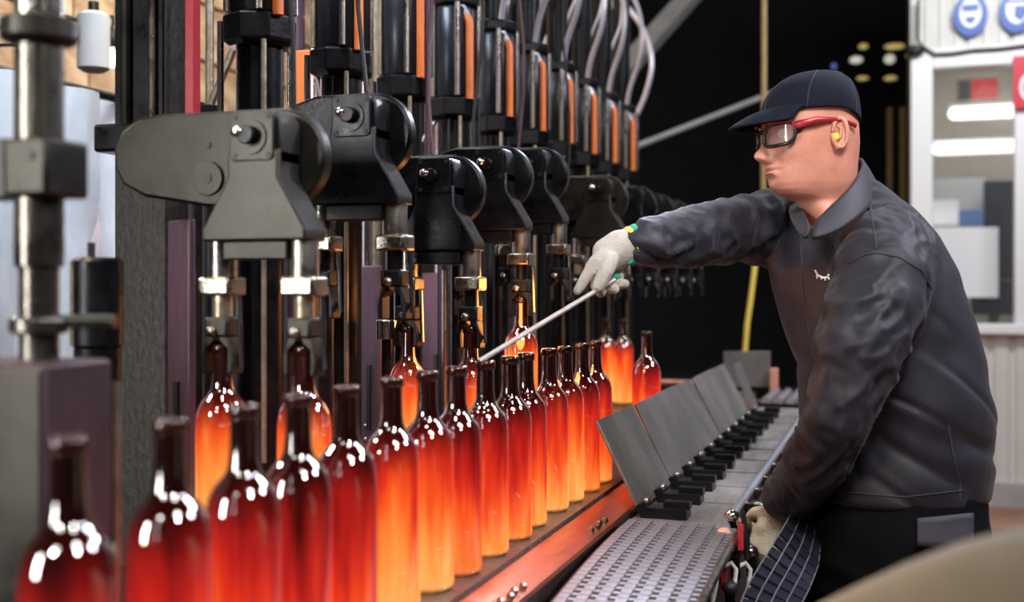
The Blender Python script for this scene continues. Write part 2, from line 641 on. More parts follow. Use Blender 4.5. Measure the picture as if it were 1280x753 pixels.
MB().box(.70, 1.9, .0, .008, zw0, zw1).build('pane', M['pane'], wf)
MB().box(0, .04, .05, 1.9, .0, 3.9).build('side_wall', M['whitep'], cab)
MB().box(0.04, 1.9, 1.86, 1.9, .0, 3.9).build('inner_wall', M['cabinwall'], cab)
MB().box(0.04, 1.9, .06, 1.86, 3.15, 3.19).build('inner_ceiling', M['cabinwall'], cab)
# cable along the window head
cp = [cabx(1148, 2), cabx(1147, 52), cabx(1152, 60), cabx(1168, 70), cabx(1190, 69), cabx(1215, 65), cabx(1250, 63), cabx(1290, 58)]
MB().tube([(x, -.055, z) for x, z in cp], .009, 6).build('cable', M['rubber'], cab)
MB().ball((cabx(1143, 66)[0], -.06, cabx(1143, 66)[1]), (.06, .04, .035)).build('cable_clamp', M['rubber'], cab)


def pictogram(name, label, px, py, kindp):
    c = at_y(px, py, YC - .03)
    s = thing(name, label, 'sign', (c.x, c.y, c.z))
    R = .112
    n = 40
    MB().prism([(R * .86 * math.cos(2 * PI * k / n), R * 1.12 * math.sin(2 * PI * k / n)) for k in range(n)], -.004, .02).build('plate', M['signblue'], s)
    MB().prism([(.060 * math.cos(2 * PI * k / n), .012 + .088 * math.sin(2 * PI * k / n)) for k in range(n)], -.007, -.004).build('white_head', M['signwhite'], s)
    if kindp == 0:
        MB().prism([(-.045, .035), (-.04, .022), (.04, .022), (.045, .035), (.045, .062), (-.045, .062)], -.010, -.007).build('goggles', M['signblue'], s)
        MB().prism([(0, -.055), (.022, -.036), (.030, -.015), (.018, -.008), (0, -.014), (-.018, -.008), (-.030, -.015), (-.022, -.036)], -.010, -.007).build('mask', M['signblue'], s)
    else:
        MB().prism([(-.012, .03), (.05, .03), (.055, -.02), (.02, -.06), (-.015, -.03)], -.010, -.007).build('face_shield', M['signblue'], s)
        MB().prism([(-.05, .05), (.05, .05), (.05, .066), (-.05, .066)], -.010, -.007).build('shield_band', M['signblue'], s)


pictogram('safety_sign', 'blue round safety sign with goggled and masked white head on cabin', 1213, 19, 0)
pictogram('safety_sign', 'blue round safety sign with white head cut by the frame edge', 1271, 14, 1)
c = at_y(1281, 103, YC - .06)
rs = thing('fire_sign', 'red wall sign with a white ring beside the cabin window', 'sign', c)
MB().box(-.062, .2, -.01, .01, -.15, .155).build('plate', M['signred'], rs)
rg = MB()
rg.grid([[(.03 + .06 * r * math.cos(a), -.012, -.03 + .085 * r * math.sin(a)) for a in [2 * PI * k / 32 for k in range(32)]] for r in (1.0, .66)], close=True)
rg.build('white_ring', M['signwhite'], rs)


def inside(name, label, cat, px0, py0, px1, py1, Y, m, th=.02, grp=None):
    a, b = at_y(px0, py1, Y), at_y(px1, py0, Y)
    o = MB().box(0, b.x - a.x, 0, th, 0, b.z - a.z).build(name, m, None, bevel=.003, loc=(a.x, a.y, a.z))
    return tag(o, label, cat, grp)


c = at_y(1224, 112, 7.45)
dp = thing('alarm_display', 'red lit alarm display in a tan case behind cabin glass', 'display', c)
MB().box(-.135, .12, 0, .05, -.085, .085).build('case', M['warmsteel'], dp, bevel=.006)
MB().box(-.045, .105, -.006, 0, -.06, .06).build('red_screen', M['lampred'], dp)
MB().box(-.12, -.05, -.006, 0, -.06, .06).build('dark_screen', M['screen'], dp)
for (y, lab, x0, x1) in ((143, 'upper white strip lamp seen through the cabin window', 1183, 1290), (187, 'lower white strip lamp seen through the cabin window', 1163, 1290)):
    a, b = at_y(x0, y, 7.75), at_y(x1, y, 7.75)
    t = thing('strip_lamp', lab, 'lamp', (a.x, a.y, a.z), 'strip lamps in the cabin')
    L_ = b.x - a.x
    MB().rtube([(0.05, 0, 0), (L_, 0, .0)], (.04, .04), 12).build('tube', M['tube'], t)
    MB().box(0.02, L_, .02, .10, .03, .06).build('housing', M['frame'], t)
inside('notice_board', 'grey notice board on the back wall of the cabin', 'board', 1166, 222, 1232, 292, 8.9, M['greypaper'])
inside('paper_sheet', 'large white sheet hung inside the cabin window', 'paper', 1164, 284, 1248, 372, 7.6, M['paper'], .004)
inside('paper_sheet', 'small white sheet pinned left of the blue strip in cabin', 'paper', 1166, 250, 1198, 282, 8.2, M['paper'], .004)
inside('blue_folder', 'blue folder above the large white sheet in cabin', 'folder', 1199, 262, 1229, 283, 8.2, M['bluestrip'])
inside('cupboard', 'dark grey cupboard at the right inside the cabin', 'cupboard', 1230, 225, 1290, 350, 8.7, M['bluegrey'], .1)
c = at_y(1240, 404, 7.7)
mo = thing('monitor', 'black computer monitor on the cabin desk', 'monitor', c)
MB().box(-.12, .14, 0, .03, .05, .27).build('screen', M['screen'], mo, bevel=.006)
MB().box(-.02, .04, .01, .04, 0, .05).build('stand', M['rubber'], mo)
a = at_y(1160, 410, 7.45)
dk = thing('desk', 'pale desk under the cabin window', 'desk', (a.x + .02, 7.35, 0))
MB().box(0, 1.5, 0, .6, a.z - .06, a.z - .02).build('desktop', M['greypaper'], dk)
for x in (.03, 1.44):
    MB().box(x, x + .04, .05, .09, 0, a.z - .06).build('leg', M['greybeam'], dk)

# ------------------------------------------------------------------ dark hall behind
a, b = P(778, 190, 6.0), P(965, 116, 6.6)
hp = thing('handrail_pipe', 'thin grey diagonal pipe behind the worker, ending at his cap', 'pipe', (a.x, a.y, 0))
b2 = P(1000, 103, 6.65)
MB().rtube([a - hp.location, b2 - hp.location], .017, 10).build('pipe', M['greybeam'], hp)
MB().cyl((b2.x - a.x, b2.y - a.y, 0), (b2.x - a.x, b2.y - a.y, b2.z), .02, n=8).build('post', M['hall'], hp)
a, b = P(765, 105, 7.0), P(885, -30, 7.4)
tag(MB().tube([a, b], .075, 4).build('roof_brace', M['greybeam']), 'broad grey diagonal brace high behind the hoses', 'beam')
pts = [P(955, -60, 5.0), P(955, 100, 5.0), P(954, 240, 5.0)]
yc = thing('hanging_strap', 'tan pole turning into a yellow strap, hanging behind the worker', 'strap', (pts[0].x, pts[0].y, 0))
MB().tube([p - yc.location for p in pts], .012, 8).build('pole', M['tanpole'], yc)
pts = [P(953, 240, 5.0), P(949, 290, 4.98), P(944, 330, 4.95), P(939, 370, 4.92), P(934, 405, 4.9), P(931, 442, 4.88)]
MB().tube([p - yc.location for p in pts], [(.014, .012)] * 6, 8).build('yellow_strap', M['yellow'], yc)
for i, (x, y, wd, hh, m, lab) in enumerate([
        (1070, 74, 22, 12, 'paleamp', 'pale blurred lamp left in the far cluster'), (1079, 57, 16, 9, 'yellowlamp', 'small yellow blurred lamp top left of the far cluster'),
        (1112, 73, 18, 16, 'paleamp', 'bright white blurred lamp in the middle of the far cluster'), (1118, 57, 34, 10, 'yellowlamp', 'long yellow blurred lamp at the top of the far cluster'),
        (1078, 97, 20, 7, 'yellowlamp', 'dim yellow blurred lamp low left of the far cluster'), (1113, 97, 22, 8, 'yellowlamp', 'dim yellow blurred lamp low right of the far cluster'),
        (1136, 66, 10, 14, 'yellowlamp', 'yellow blurred lamp touching the cabin edge'), (1042, 82, 9, 10, 'bluelamp', 'small blue blurred lamp above the cap')]):
    c = at_y(x, y, 9.5)
    k = depth(c.x, c.y) / F * .72
    t = thing('hall_lamp', lab, 'lamp', c, 'distant lamps in the dark hall')
    MB().ball((0, .03, 0), (wd * k / 2, .04, hh * k / 2), 14, 8).build('lens', M[m], t)
    MB().box(-wd * k / 2, wd * k / 2, .04, .14, -hh * k / 2, hh * k / 2).build('housing', M['rubber'], t)
    MB().cyl((0, .14, 0), (0, 2.5, 0), .008, n=6).build('bracket', M['rubber'], t)
for i, (x, lab) in enumerate(((1112, 'left of two dim tan posts beside the cabin'), (1128, 'right of two dim tan posts beside the cabin'))):
    c = at_y(x, 300, 9.6)
    tag(MB().box(-.02, .02, -.02, .02, 0, 2.75).build('post', M['tanpole'], loc=(c.x, c.y, 0)), lab, 'post', 'dim posts in the hall')

# ------------------------------------------------------------------ machine bed and rear structure
ZB = .88
bed = thing('machine_bed', 'black oily machine bed under the arms', 'machine bed', (-1.2, 2.9, 0))
MB().box(-.75, .49, -1.88, 2.6, .0, .80).build('bed_block', M['blackmat'], bed, bevel=.01)
for k in range(8):
    MB().box(.10, .49, -1.85 + .55 * k, -1.32 + .55 * k, .80, .88).build('dead_plate', M['black'], bed, bevel=.005)

# posts with cylinder, collar, orange hose
XP = -1.05
POSTY = [Yx(325, XP) + .302 * (k - 1) for k in range(1, 11)]


def make_post():
    r = thing('press_column', 'x', 'machine column', (XP, POSTY[0], 0), 'row of press columns')
    MB().lathe([(.041, .80), (.041, 1.72)], 20).build('shaft', M['black'], r)
    o = MB().lathe([(.052, .0), (.065, .008), (.065, .05), (.052, .058)], 8, (0, 0, 1.715)).build('collar', M['black'], r, smooth=False, bevel=.003)
    MB().lathe([(.052, 1.77), (.056, 1.775), (.056, 1.985), (.05, 1.995)], 24).build('cylinder', M['bluegrey'], r)
    MB().lathe([(.05, 1.995), (.062, 2.0), (.062, 2.025), (.05, 2.03)], 8).build('top_collar', M['black'], r, smooth=False, bevel=.003)
    MB().lathe([(.035, 2.03), (.035, 3.2)], 16).build('upper_shaft', M['black'], r)
    for (x, y, rad, m) in ((.030, -.052, .007, 'steel'), (-.035, -.05, .006, 'warmsteel'), (.062, .01, .006, 'bright')):
        MB().cyl((x, y, 1.77), (x, y, 2.0), rad, n=10).build('tie_rod', M[m], r)
    MB().tube([(.055, -.032, 1.762), (.055, -.032, 1.945), (.053, -.032, 1.958), (.046, -.028, 1.968)], .0095, 10).build('orange_hose', M['orange'], r)
    h = [(.046, -.028, 1.968), (.030, -.03, 2.01), (.045, -.04, 2.09), (.085, -.05, 2.2), (.095, -.05, 2.32), (.06, -.04, 2.45), (-.02, -.02, 2.54), (-.10, 0, 2.56)]
    MB().tube(spl(h), .0092, 8).build('silver_hose', M['hose'], r)
    h = [(-.03, -.05, 2.02), (-.04, -.06, 2.1), (-.01, -.07, 2.22), (.035, -.06, 2.36), (.02, -.03, 2.6)]
    MB().tube(spl([(x - .02, y, z + .01) for x, y, z in h]), .0055, 8).build('silver_hose', M['hose'], r)
    MB().tube(spl(h), .006, 8).build('thin_hose', M['rubber'], r)
    MB().cyl((-.06, -.03, 1.5), (-.06, -.03, 1.76), .006, n=8).build('thin_rod', M['bright'], r)
    MB().cyl((.035, -.045, 1.0), (.035, -.045, 1.72), .005, n=8).build('thin_rod', M['warmsteel'], r)
    index_kids(r)
    return r


base = make_post()
for k, y in enumerate(POSTY):
    o = base if k == 0 else copy_tree(base)
    o.location = (XP, y, 0)
    o['label'] = 'black press column with collar and cylinder, %s from the camera along the machine' % ORD[k]
# speckled front face of the nearest broad column
c = at_y(175, 300, 1.50)
bc = thing('broad_column', 'broad black column with flaking paint and a red strip, left of the big arm plate', 'machine column', (c.x, c.y, 0))
MB().box(-.05, .05, 0, .06, .80, 2.4).build('column_box', M['speckle'], bc, bevel=.004)
MB().box(-.075, .04, -.02, .08, 1.515, 1.56).build('clamp_plate', M['black'], bc, bevel=.005)
MB().box(-.045, .045, -.004, .0, 1.55, 2.4).build('oiled_face', M['black'], bc)
MB().cyl((.03, -.01, 1.55), (.03, -.01, 2.4), .006, n=8).build('rod', M['steel'], bc)
MB().cyl((-.02, -.01, 1.55), (-.02, -.01, 2.4), .008, n=8).build('rod', M['gun'], bc)
MB().cyl((-.048, -.01, .95), (-.048, -.01, 1.32), .003, n=6).build('conduit', M['warmsteel'], bc)
MB().box(.085, .099, 0, .02, 1.55, 2.3).build('red_strip', M['redp'], bc)

# vertical pipes, plates behind the columns
for i, (px, X, z0, z1, r, m, lab) in enumerate([
        (228, -1.3, 1.0, 2.6, .006, 'rubber', 'thin black cable behind the red strip'),
        (262, -1.45, 1.5, 2.6, .010, 'warmsteel', 'tan pipe above the left end of the big arm plate'),
        (362, -1.0, 1.42, 2.4, .005, 'steel', 'thin steel rod hanging right of the first collar'),
        (372, -1.5, 1.4, 2.5, .02, 'plum', 'plum tinted pipe above the big arm plate'),
        (395, -1.4, 1.3, 2.5, .012, 'bright', 'shiny pipe between the second and third columns'),
        (458, -1.25, 1.0, 2.5, .010, 'bright', 'shiny pipe above the second bracket'),
        (470, -1.5, 1.3, 2.5, .016, 'warmsteel', 'tan pipe behind the third column'),
        (535, -.98, 1.42, 2.6, .006, 'plum', 'plum rod hanging above the third bracket'),
        (548, -1.3, 1.0, 2.5, .012, 'bright', 'shiny pipe above the third bracket'),
        (598, -1.0, 1.45, 2.6, .005, 'rubber', 'thin black cable above the fourth bracket'),
        (606, -1.4, 1.2, 2.5, .014, 'warmsteel', 'tan pipe between the fourth and fifth columns'),
        (652, -1.4, 1.2, 2.5, .014, 'plum', 'plum pipe between the fifth and sixth columns'),
        (687, -1.35, 1.2, 2.6, .012, 'bright', 'shiny pipe between the sixth and seventh columns')]):
    y = Yx(px, X)
    tag(MB().cyl((0, 0, z0), (0, 0, z1), r, n=10).build('pipe', M[m], loc=(X, y, 0)), lab, 'pipe', 'pipes behind the press columns')
for i, (px, X, wd, z0, z1, lab) in enumerate([
        (222, -1.02, .08, .86, 1.40, 'plum tinted guard plate left of the first tongs'),
        (345, -1.12, .10, .86, 1.36, 'plum guard plate between the tongs of the first arm'),
        (462, -1.10, .07, .86, 1.345, 'plum guard plate behind the second arm tongs'),
        (545, -1.14, .13, .86, 1.335, 'plum guard plate between the tongs of the third arm'),
        (600, -1.14, .10, .86, 1.32, 'plum guard plate behind the fourth arm'),
        (637, -1.14, .12, .86, 1.31, 'plum guard plate above the raised hot bottle')]):
    y = Yx(px, X)
    g = thing('guard_plate', lab, 'guard plate', (X, y, 0), 'plum guard plates', rz=math.radians(-32))
    MB().box(-wd / 2, wd / 2, 0, .012, z0, z1).build('plate', M['plum'], g, bevel=.003)
    MB().box(-.008, .008, -.004, 0, z0 + .25 * (z1 - z0), z0 + .55 * (z1 - z0)).build('slot', M['rubber'], g)
    for dz in (.10, .13):
        MB().ball((-.012, -.002, z0 + dz), .005, 8, 6).build('rivet', M['bright'], g)
# small bright cylinder pieces behind tongs
for i, (px, py0, py1, X, r, m, lab) in enumerate([(556, 338, 412, -1.02, .007, 'bright', 'bright vertical rod between the third arm tongs'),
                                                  (484, 400, 424, -.95, .022, 'bright', 'short shiny sleeve behind the second arm tongs'),
                                                  (766, 375, 440, -1.1, .012, 'warmsteel', 'tan post behind the far hot bottles'),
                                                  (742, 372, 440, -1.1, .010, 'bright', 'grey post behind the far row of necks')]):
    a, b = at_x(px, py1, X), at_x(px, py0, X)
    zs0, a.z = a.z, .80
    rd = thing('rod', lab, 'rod', a)
    MB().cyl((0, 0, 0), (0, 0, b.z - a.z), min(r, .012), n=12).build('bar', M[m if i != 1 else 'black'], rd)
    if i == 1:
        MB().cyl((0, 0, zs0 - a.z), (0, 0, b.z - a.z), r, n=16).build('sleeve', M[m], rd, bevel=.002)
a, b = at_x(775, 436, -1.08), at_x(775, 378, -1.08)
a.z = .80
tag(MB().box(-.012, .012, -.012, .012, 0, b.z - a.z).build('yellow_post', M['yellow'], loc=a), 'yellow post behind the far hot bottles', 'post')

for i, (p0, p1, r, m, lab) in enumerate([
        ((263, 132, -1.35), (297, 50, -1.30), .008, 'warmsteel', 'slanted tan strut above the big arm plate'),
        ((246, 128, -1.5), (232, 40, -1.5), .007, 'bright', 'slanted shiny strut beside the red strip'),
        ((405, 128, -1.3), (392, 70, -1.3), .007, 'bright', 'slanted shiny strut right of the first column'),
        ((520, 190, -1.25), (545, 150, -1.2), .006, 'bright', 'slanted shiny strut above the third bracket'),
        ((690, 225, -1.1), (700, 196, -1.1), .006, 'bright', 'slanted shiny strut above the tan grey arm')]):
    a, b = at_x(*p0), at_x(*p1)
    st_ = thing('strut', lab, 'strut', a, 'slanted struts above the arms')
    MB().cyl((0, 0, 0), b - a, r, n=8).build('bar', M[m], st_)
    MB().box(-.02, .02, -.02, .02, -.03, .0).build('foot', M['black'], st_, bevel=.003)
    MB().cyl((0, 0, .80 - a.z), (0, 0, -.03), .012, n=8).build('support', M['black'], st_)
a = at_x(372, 112, -1.3)
ob_ = thing('orange_guard', 'orange guard panel glimpsed between the first two columns', 'guard', (a.x, a.y, 0))
MB().box(-.03, .03, 0, .01, 1.60, a.z + .09).build('panel', M['orange'], ob_, bevel=.003)
MB().box(-.012, .012, .01, .03, .80, 1.7).build('support', M['black'], ob_)
for i, (px, X, sw, m) in enumerate([(360, -.93, .012, 'rubber'), (456, -.93, .015, 'rubber'), (541, -.94, .012, 'plum'), (598, -.95, .014, 'rubber'), (650, -.95, .012, 'plum'), (708, -.96, .012, 'rubber')]):
    a = at_x(px, 140, X)
    tag(MB().tube([(sw * math.sin(k * 1.1 + i), 0, 1.46 + .12 * k) for k in range(12)], .0042, 6).build('cable', M[m], loc=(a.x, a.y, 0)),
        'thin dark cable hanging before the press columns, %s from the camera' % ORD[i], 'cable', 'cables before the columns')
for i, (px, X) in enumerate([(500, -1.2), (566, -1.2), (612, -1.2), (664, -1.2), (700, -1.2), (742, -1.2), (785, -1.2)]):
    a = at_x(px, 130, X)
    o = MB().tube(spl([(0, 0, .88), (0, 0, 1.5), (0, 0, 1.95), (.02, -.02, 2.05), (.09, -.03, 2.2), (.12, -.03, 2.35), (.08, -.02, 2.5), (.0, 0, 2.62)]), .011, 8).build('hose', M['hose'], loc=(a.x, a.y, 0))
    tag(o, 'pale curved hose rising behind the press columns, %s from the camera' % ORD[i], 'hose', 'pale hoses behind the columns')

# left rear: milky sheet, small black cylinder, shafts, box
sh = thing('plastic_curtain', 'milky blue plastic sheet hanging at the left behind the shaft', 'plastic sheet', (-1.9, 1.70, 0))
rows = []
for j in range(14):
    z = 1.08 + .70 * j / 13
    rows.append([(.05 * math.sin(k * .9 + .3 * math.sin(j * .5)) + .015 * math.sin(k * 2.3 + j), .035 * k, z) for k in range(22)])
o = MB().grid(rows).build('sheet', M['plastic'], sh, smooth='all', fix=False)
MB().cyl((0, -.02, 1.785), (0, .78, 1.785), .012, n=10).build('curtain_rail', M['gun'], sh)
lb = thing('bare_lamp', 'bright bare lamp glowing before the tan wall panels', 'lamp', P(141, 72, 3.3))
MB().ball((0, 0, 0), (.020, .020, .030)).build('bulb', M['bulb'], lb)
MB().lathe([(.014, .028), (.018, .04), (.018, .08), (.01, .09)], 12).build('socket', M['gun'], lb)
MB().tube([(0, 0, .085), (0, 0, .12), (-3.1 - lb.location.x, 0, .12)], .006, 8).build('bracket', M['gun'], lb)
lc = thing('filter_canister', 'pale metal canister next to the bare lamp', 'canister', P(117, 90, 3.2))
MB().lathe([(.03, 0), (.045, .01), (.045, .16), (.03, .17)], 18).build('can', M['greypaper'], lc)
MB().cyl((0, 0, .1), (-3.1 - lc.location.x, 0, .1), .006, n=8).build('bracket', M['gun'], lc)
MB().lathe([(.015, .17), (.015, .20)], 12).build('cap', M['gun'], lc)

vs = thing('valve_shaft', 'dark steel valve shaft with flange and clamp block at far left', 'shaft', (-.805, .90, 1.227))
k0 = 1.1125 / F


def zz_(y): return EYE + (358 - y) * k0 - 1.227


MB().lathe([(.019, 0), (.019, zz_(335)), (.0235, zz_(333)), (.0235, zz_(42))], 20).build('shaft', M['shaft'], vs)
MB().lathe([(.022, zz_(418)), (.028, zz_(416)), (.028, zz_(398)), (.022, zz_(396))], 16).build('lower_collar', M['shaft'], vs, bevel=.002)
MB().lathe([(.026, zz_(58)), (.037, zz_(52)), (.037, zz_(26)), (.03, zz_(24))], 16).build('flange', M['gun'], vs, bevel=.002)
MB().lathe([(.024, zz_(24)), (.024, zz_(-60))], 16).build('upper_shaft', M['steel'], vs)
cb = MB().box(-.075, .036, -.032, .03, zz_(248), zz_(177)).build('clamp_block', M['gun'], vs, bevel=.004)
MB().cyl((.018, -.034, zz_(200)), (.018, -.03, zz_(200)), .005, n=10).build('bolt_hole', M['rubber'], cb)
MB().box(-.022, -.012, -.034, -.031, zz_(248), zz_(177)).build('slot', M['rubber'], cb)
MB().cyl((.0, 0, zz_(402)), (.075, .02, zz_(402)), .007, n=8).build('lever', M['gun'], vs)
bx = thing('control_box', 'grey and plum steel box at the left edge', 'box', (-.95, .89, .0))
MB().box(-.3, .20, -.045, .05, .0, 1.227).build('casing', M['darkplum'], bx, bevel=.004)
MB().box(-.3, .197, -.049, -.0455, .02, 1.22).build('front_panel', M['gun'], bx)
MB().cyl((.19, .07, .9), (.19, .07, 1.20), .004, n=6).build('conduit', M['warmsteel'], bx)
a = at_x(122, 445, -1.0)
sc_ = thing('small_cylinder', 'small black upright cylinder between the valve shaft and broad column', 'cylinder', (a.x, a.y, a.z - .25))
MB().lathe([(.030, .80 - a.z + .25), (.030, .26)], 16).build('lower_body', M['black'], sc_)
MB().lathe([(.028, .26), (.033, .265), (.033, .375), (.028, .38)], 16).build('body', M['black'], sc_)
MB().cyl((-.012, -.034, .265), (-.012, -.034, .375), .003, n=6).build('tie_rod', M['warmsteel'], sc_)
MB().cyl((-.01, -.0, .38), (-.01, 0, .40), .005, n=6).build('stud', M['rubber'], sc_)

# ------------------------------------------------------------------ takeout arms
XA = -.83


def stadium(long):
    cx, cz, R = .004, .145, .071
    pts = [(cx + R * math.cos(a), cz + R * math.sin(a)) for a in [math.radians(d) for d in range(-90, 91, 10)]]
    if not long:
        return pts + [(-.10, .216), (-.14, .205), (-.158, .175), (-.158, .13), (-.14, .095), (-.10, .079), (-.05, .073)]
    pts += [(-.20, .217), (-.238, .212), (-.264, .196), (-.279, .170), (-.277, .140), (-.262, .114), (-.225, .096), (-.12, .079), (-.05, .073)]
    return pts


def rsq(cx, cz, h, r, n=4):
    out = []
    for (sx, sz, a0) in ((1, 1, 0), (-1, 1, 90), (-1, -1, 180), (1, -1, 270)):
        for k in range(n + 1):
            a = math.radians(a0 + 90 * k / n)
            out.append((cx + sx * (h - r) + r * math.cos(a), cz + sz * (h - r) + r * math.sin(a)))
    return out


def make_arm(dark, long=False):
    g = M['black'] if dark else M['gun']
    st = M['steel']
    r = thing('takeout_arm', 'x', 'machine arm', (XA, 1.36, 1.337), 'takeout arms')
    pl = MB().prism(stadium(long), .034, .062).build('arm_plate', g, r, bevel=.005)
    MB().cyl((-.112, .029, .119), (-.112, .035, .119), .025, n=24).build('boss', g, pl, bevel=.001)
    MB().cyl((-.112, .027, .119), (-.112, .0295, .119), .008, n=12).build('boss_hole', M['rubber'], pl)
    MB().cyl((-.114, .032, .168), (-.114, .0352, .168), .0055, n=10).build('bolt_hole', M['rubber'], pl)
    MB().cyl((.008, .062, .145), (.008, .085, .145), .045, n=24).build('hub', M['black'], pl, bevel=.004)
    if not long:
        MB().cyl((-.115, .085, -.53), (-.115, .085, .15), .02, n=12).build('rear_post', M['black'], r)
    if long:
        MB().cyl((-.2, .062, .15), (-.2, .085, .15), .03, n=16).build('arm_shaft', M['black'], pl)
    bell = [(-.081, .025), (.081, .025), (.081, .042), (.040, .111), (.040, .150), (-.040, .150), (-.040, .111), (-.081, .042)]
    br = MB().prism(bell, -.03, .03).build('bracket', g, r, bevel=.0035)
    MB().prism([(.040, .13), (.040, .19), (.030, .203), (-.030, .203), (-.040, .19), (-.040, .13)], -.024, .034).build('bracket_head', g, br, bevel=.0035)
    cv = MB().prism(rsq(0, .168, .034, .008), -.033, -.02).build('pivot_cover', g, r, bevel=.0015)
    for sx in (-1, 1):
        for sz in (-1, 1):
            MB().cyl((sx * .026, -.0345, .168 + sz * .026), (sx * .026, -.033, .168 + sz * .026), .004, n=8).build('bolt', M['rubber'], cv)
    MB().cyl((0, -.036, .166), (0, -.033, .166), .024, n=20).build('washer', g, cv)
    MB().cyl((0, -.05, .168), (0, -.036, .168), .013, n=12).build('pin', M['black'], cv, bevel=.002)
    MB().ball((-.012, -.048, .172), (.010, .008, .008), 10, 8).build('pin_cap', M['bright'], cv)
    MB().box(-.05, .05, -.025, .025, 0, .025).build('under_bar', g, r, bevel=.002)
    sl = M['steel']
    jm = M['black'] if dark else M['gun']
    for sx in (-.067, .063):
        t = MB().lathe([(.020, -.024), (.020, .025)], 18, (sx, 0, 0)).build('tong_head', sl, r)
        MB().box(sx - .025, sx + .025, -.024, .024, -.05, -.024).build('clamp_block', sl, t, bevel=.004)
        MB().cyl((sx, 0, -.08), (sx, 0, -.05), .014, n=14).build('neck', M['warmsteel'] if not dark else M['black'], t)
        MB().box(sx - .019, sx + .019, -.018, .018, -.108, -.080).build('yoke', jm, t, bevel=.004)
        MB().ball((sx - .004, -.02, -.100), (.008, .006, .008), 10, 8).build('yoke_bolt', M['steel'], t)
        for q in (-1, 1):
            pj = [(.004, -.104), (.018, -.108), (.026, -.138), (.024, -.160), (.0165, -.160), (.0165, -.124), (.004, -.114)]
            MB().prism([(sx + q * x, z) for x, z in (pj if q > 0 else pj[::-1])], -.015, .015).build('jaw', jm, t, bevel=.002)
        MB().cyl((sx + .030, .0, -.15), (sx + .027, .0, -.05), .004, n=8).build('link_rod', M['bright'], t)
    index_kids(r)
    return r


armA, armB, armC = make_arm(False, True), make_arm(True), make_arm(False)
AX = [330, 450, 550, 617, 667, 750, 790, 815, 835, 850]
AZ = [0, .07, .005, .058, .088, .08, .085, .085, .085, .085]
ARM = []
usedB = False
for i, (px, dz) in enumerate(zip(AX, AZ)):
    if i == 0:
        o = armA
    elif i == 1:
        o = armB
    else:
        if i == 6:
            KIDS[armB.name] = [q for q in KIDS[armB.name] if not q.name.startswith('rear_post')]
        o = armC if i == 5 else copy_tree(armB)
    o.location = (XA, Yx(px, XA), 1.337 + dz)
    o['label'] = ('grey gunmetal takeout arm with broad plate and two tongs, nearest the camera' if i == 0 else
                  'tan grey takeout arm plate just left of the white glove' if i == 5 else
                  'black takeout arm with flared bracket and tongs, %s from the camera' % ORD[i])
    ARM.append(o)

# ------------------------------------------------------------------ bottles
PROF = [(.001, .006), (.022, .004), (.030, 0), (.0355, .003), (.0368, .009), (.0368, .184), (.0366, .191), (.0360, .198), (.0346, .2055), (.0322, .2125), (.0288, .219),
        (.0245, .2245), (.0200, .2295), (.0168, .235), (.0150, .242), (.0142, .250), (.0137, .262), (.0134, .286)]
bot = MB().lathe(PROF + [(.0134, .287)], 36).mesh('bottle', 'all')
bot.materials.append(M['bottle'])
fin = MB().lathe([(.0136, .2862), (.0152, .288), (.0154, .296), (.0142, .2985), (.0128, .300), (.0095, .299), (.0095, .289)], 28).mesh('finish_ring', 'all')
fin.materials.append(M['lipglass'])


def bottle(loc, heat, label, group):
    o = bpy.data.objects.new('wine_bottle', bot)
    COL.objects.link(o)
    o.location = loc
    o.rotation_euler = (0, 0, random.uniform(0, 6.28))
    o['heat'] = heat
    tag(o, label, 'bottle', group)
    f = bpy.data.objects.new('finish_ring', fin)
    COL.objects.link(f)
    f.parent = o
    f['heat'] = 0.0
    return o


XB = -.61
ROW = [(82, .30), (209, .45), (302, .55), (375, .40), (434, .45), (493, .95), (536, .95), (568, .50), (604, .80), (635, .55), (659, .70),
       (688, 1.05), (706, 1.05), (726, .72), (743, .80)]
for i, (px, h) in enumerate(ROW):
    d = 'dark red' if h < .5 else 'glowing red' if h < .75 else 'glowing orange'
    bottle((XB + random.uniform(-.004, .004), Yx(px, XB), ZB + .004), h, '%s hot wine bottle, %s from the camera in the conveyor row' % (d, ORD[i]), 'hot bottles standing on the conveyor')
pb = P(808, 400, 3.0)
bottle((XB, Yx(808, XB), ZB + .004), .85, 'glowing orange hot wine bottle at the far end of the conveyor row', 'hot bottles standing on the conveyor')
for (i, sx, lab) in ((0, -.067, 'left of two orange bottles gripped by the nearest arm'), (0, .063, 'right of two orange bottles gripped by the nearest arm'),
                     (2, -.067, 'left of two orange bottles gripped by the third arm'), (2, .063, 'right of two orange bottles gripped by the third arm'),
                     (3, .063, 'orange bottle hanging from the fourth arm behind the metal rod'),
                     (5, 0, 'x'), (5, 1, 'x')):
    if lab == 'x':
        p = P(757 if sx == 0 else 779, 505, 4.05 - .05 * sx)
        bottle((p.x, p.y, .882), 1.2 - .1 * sx, 'bright orange bottle standing far back on the dead plate, %s' % ('behind the yellow post' if sx == 0 else 'left of the last row bottle'), 'hot bottles on the far dead plate')
        continue
    a = ARM[i].location
    bottle((a.x + sx, a.y, a.z - .118 - .30), 1.45, lab, 'hot bottles held by tongs')

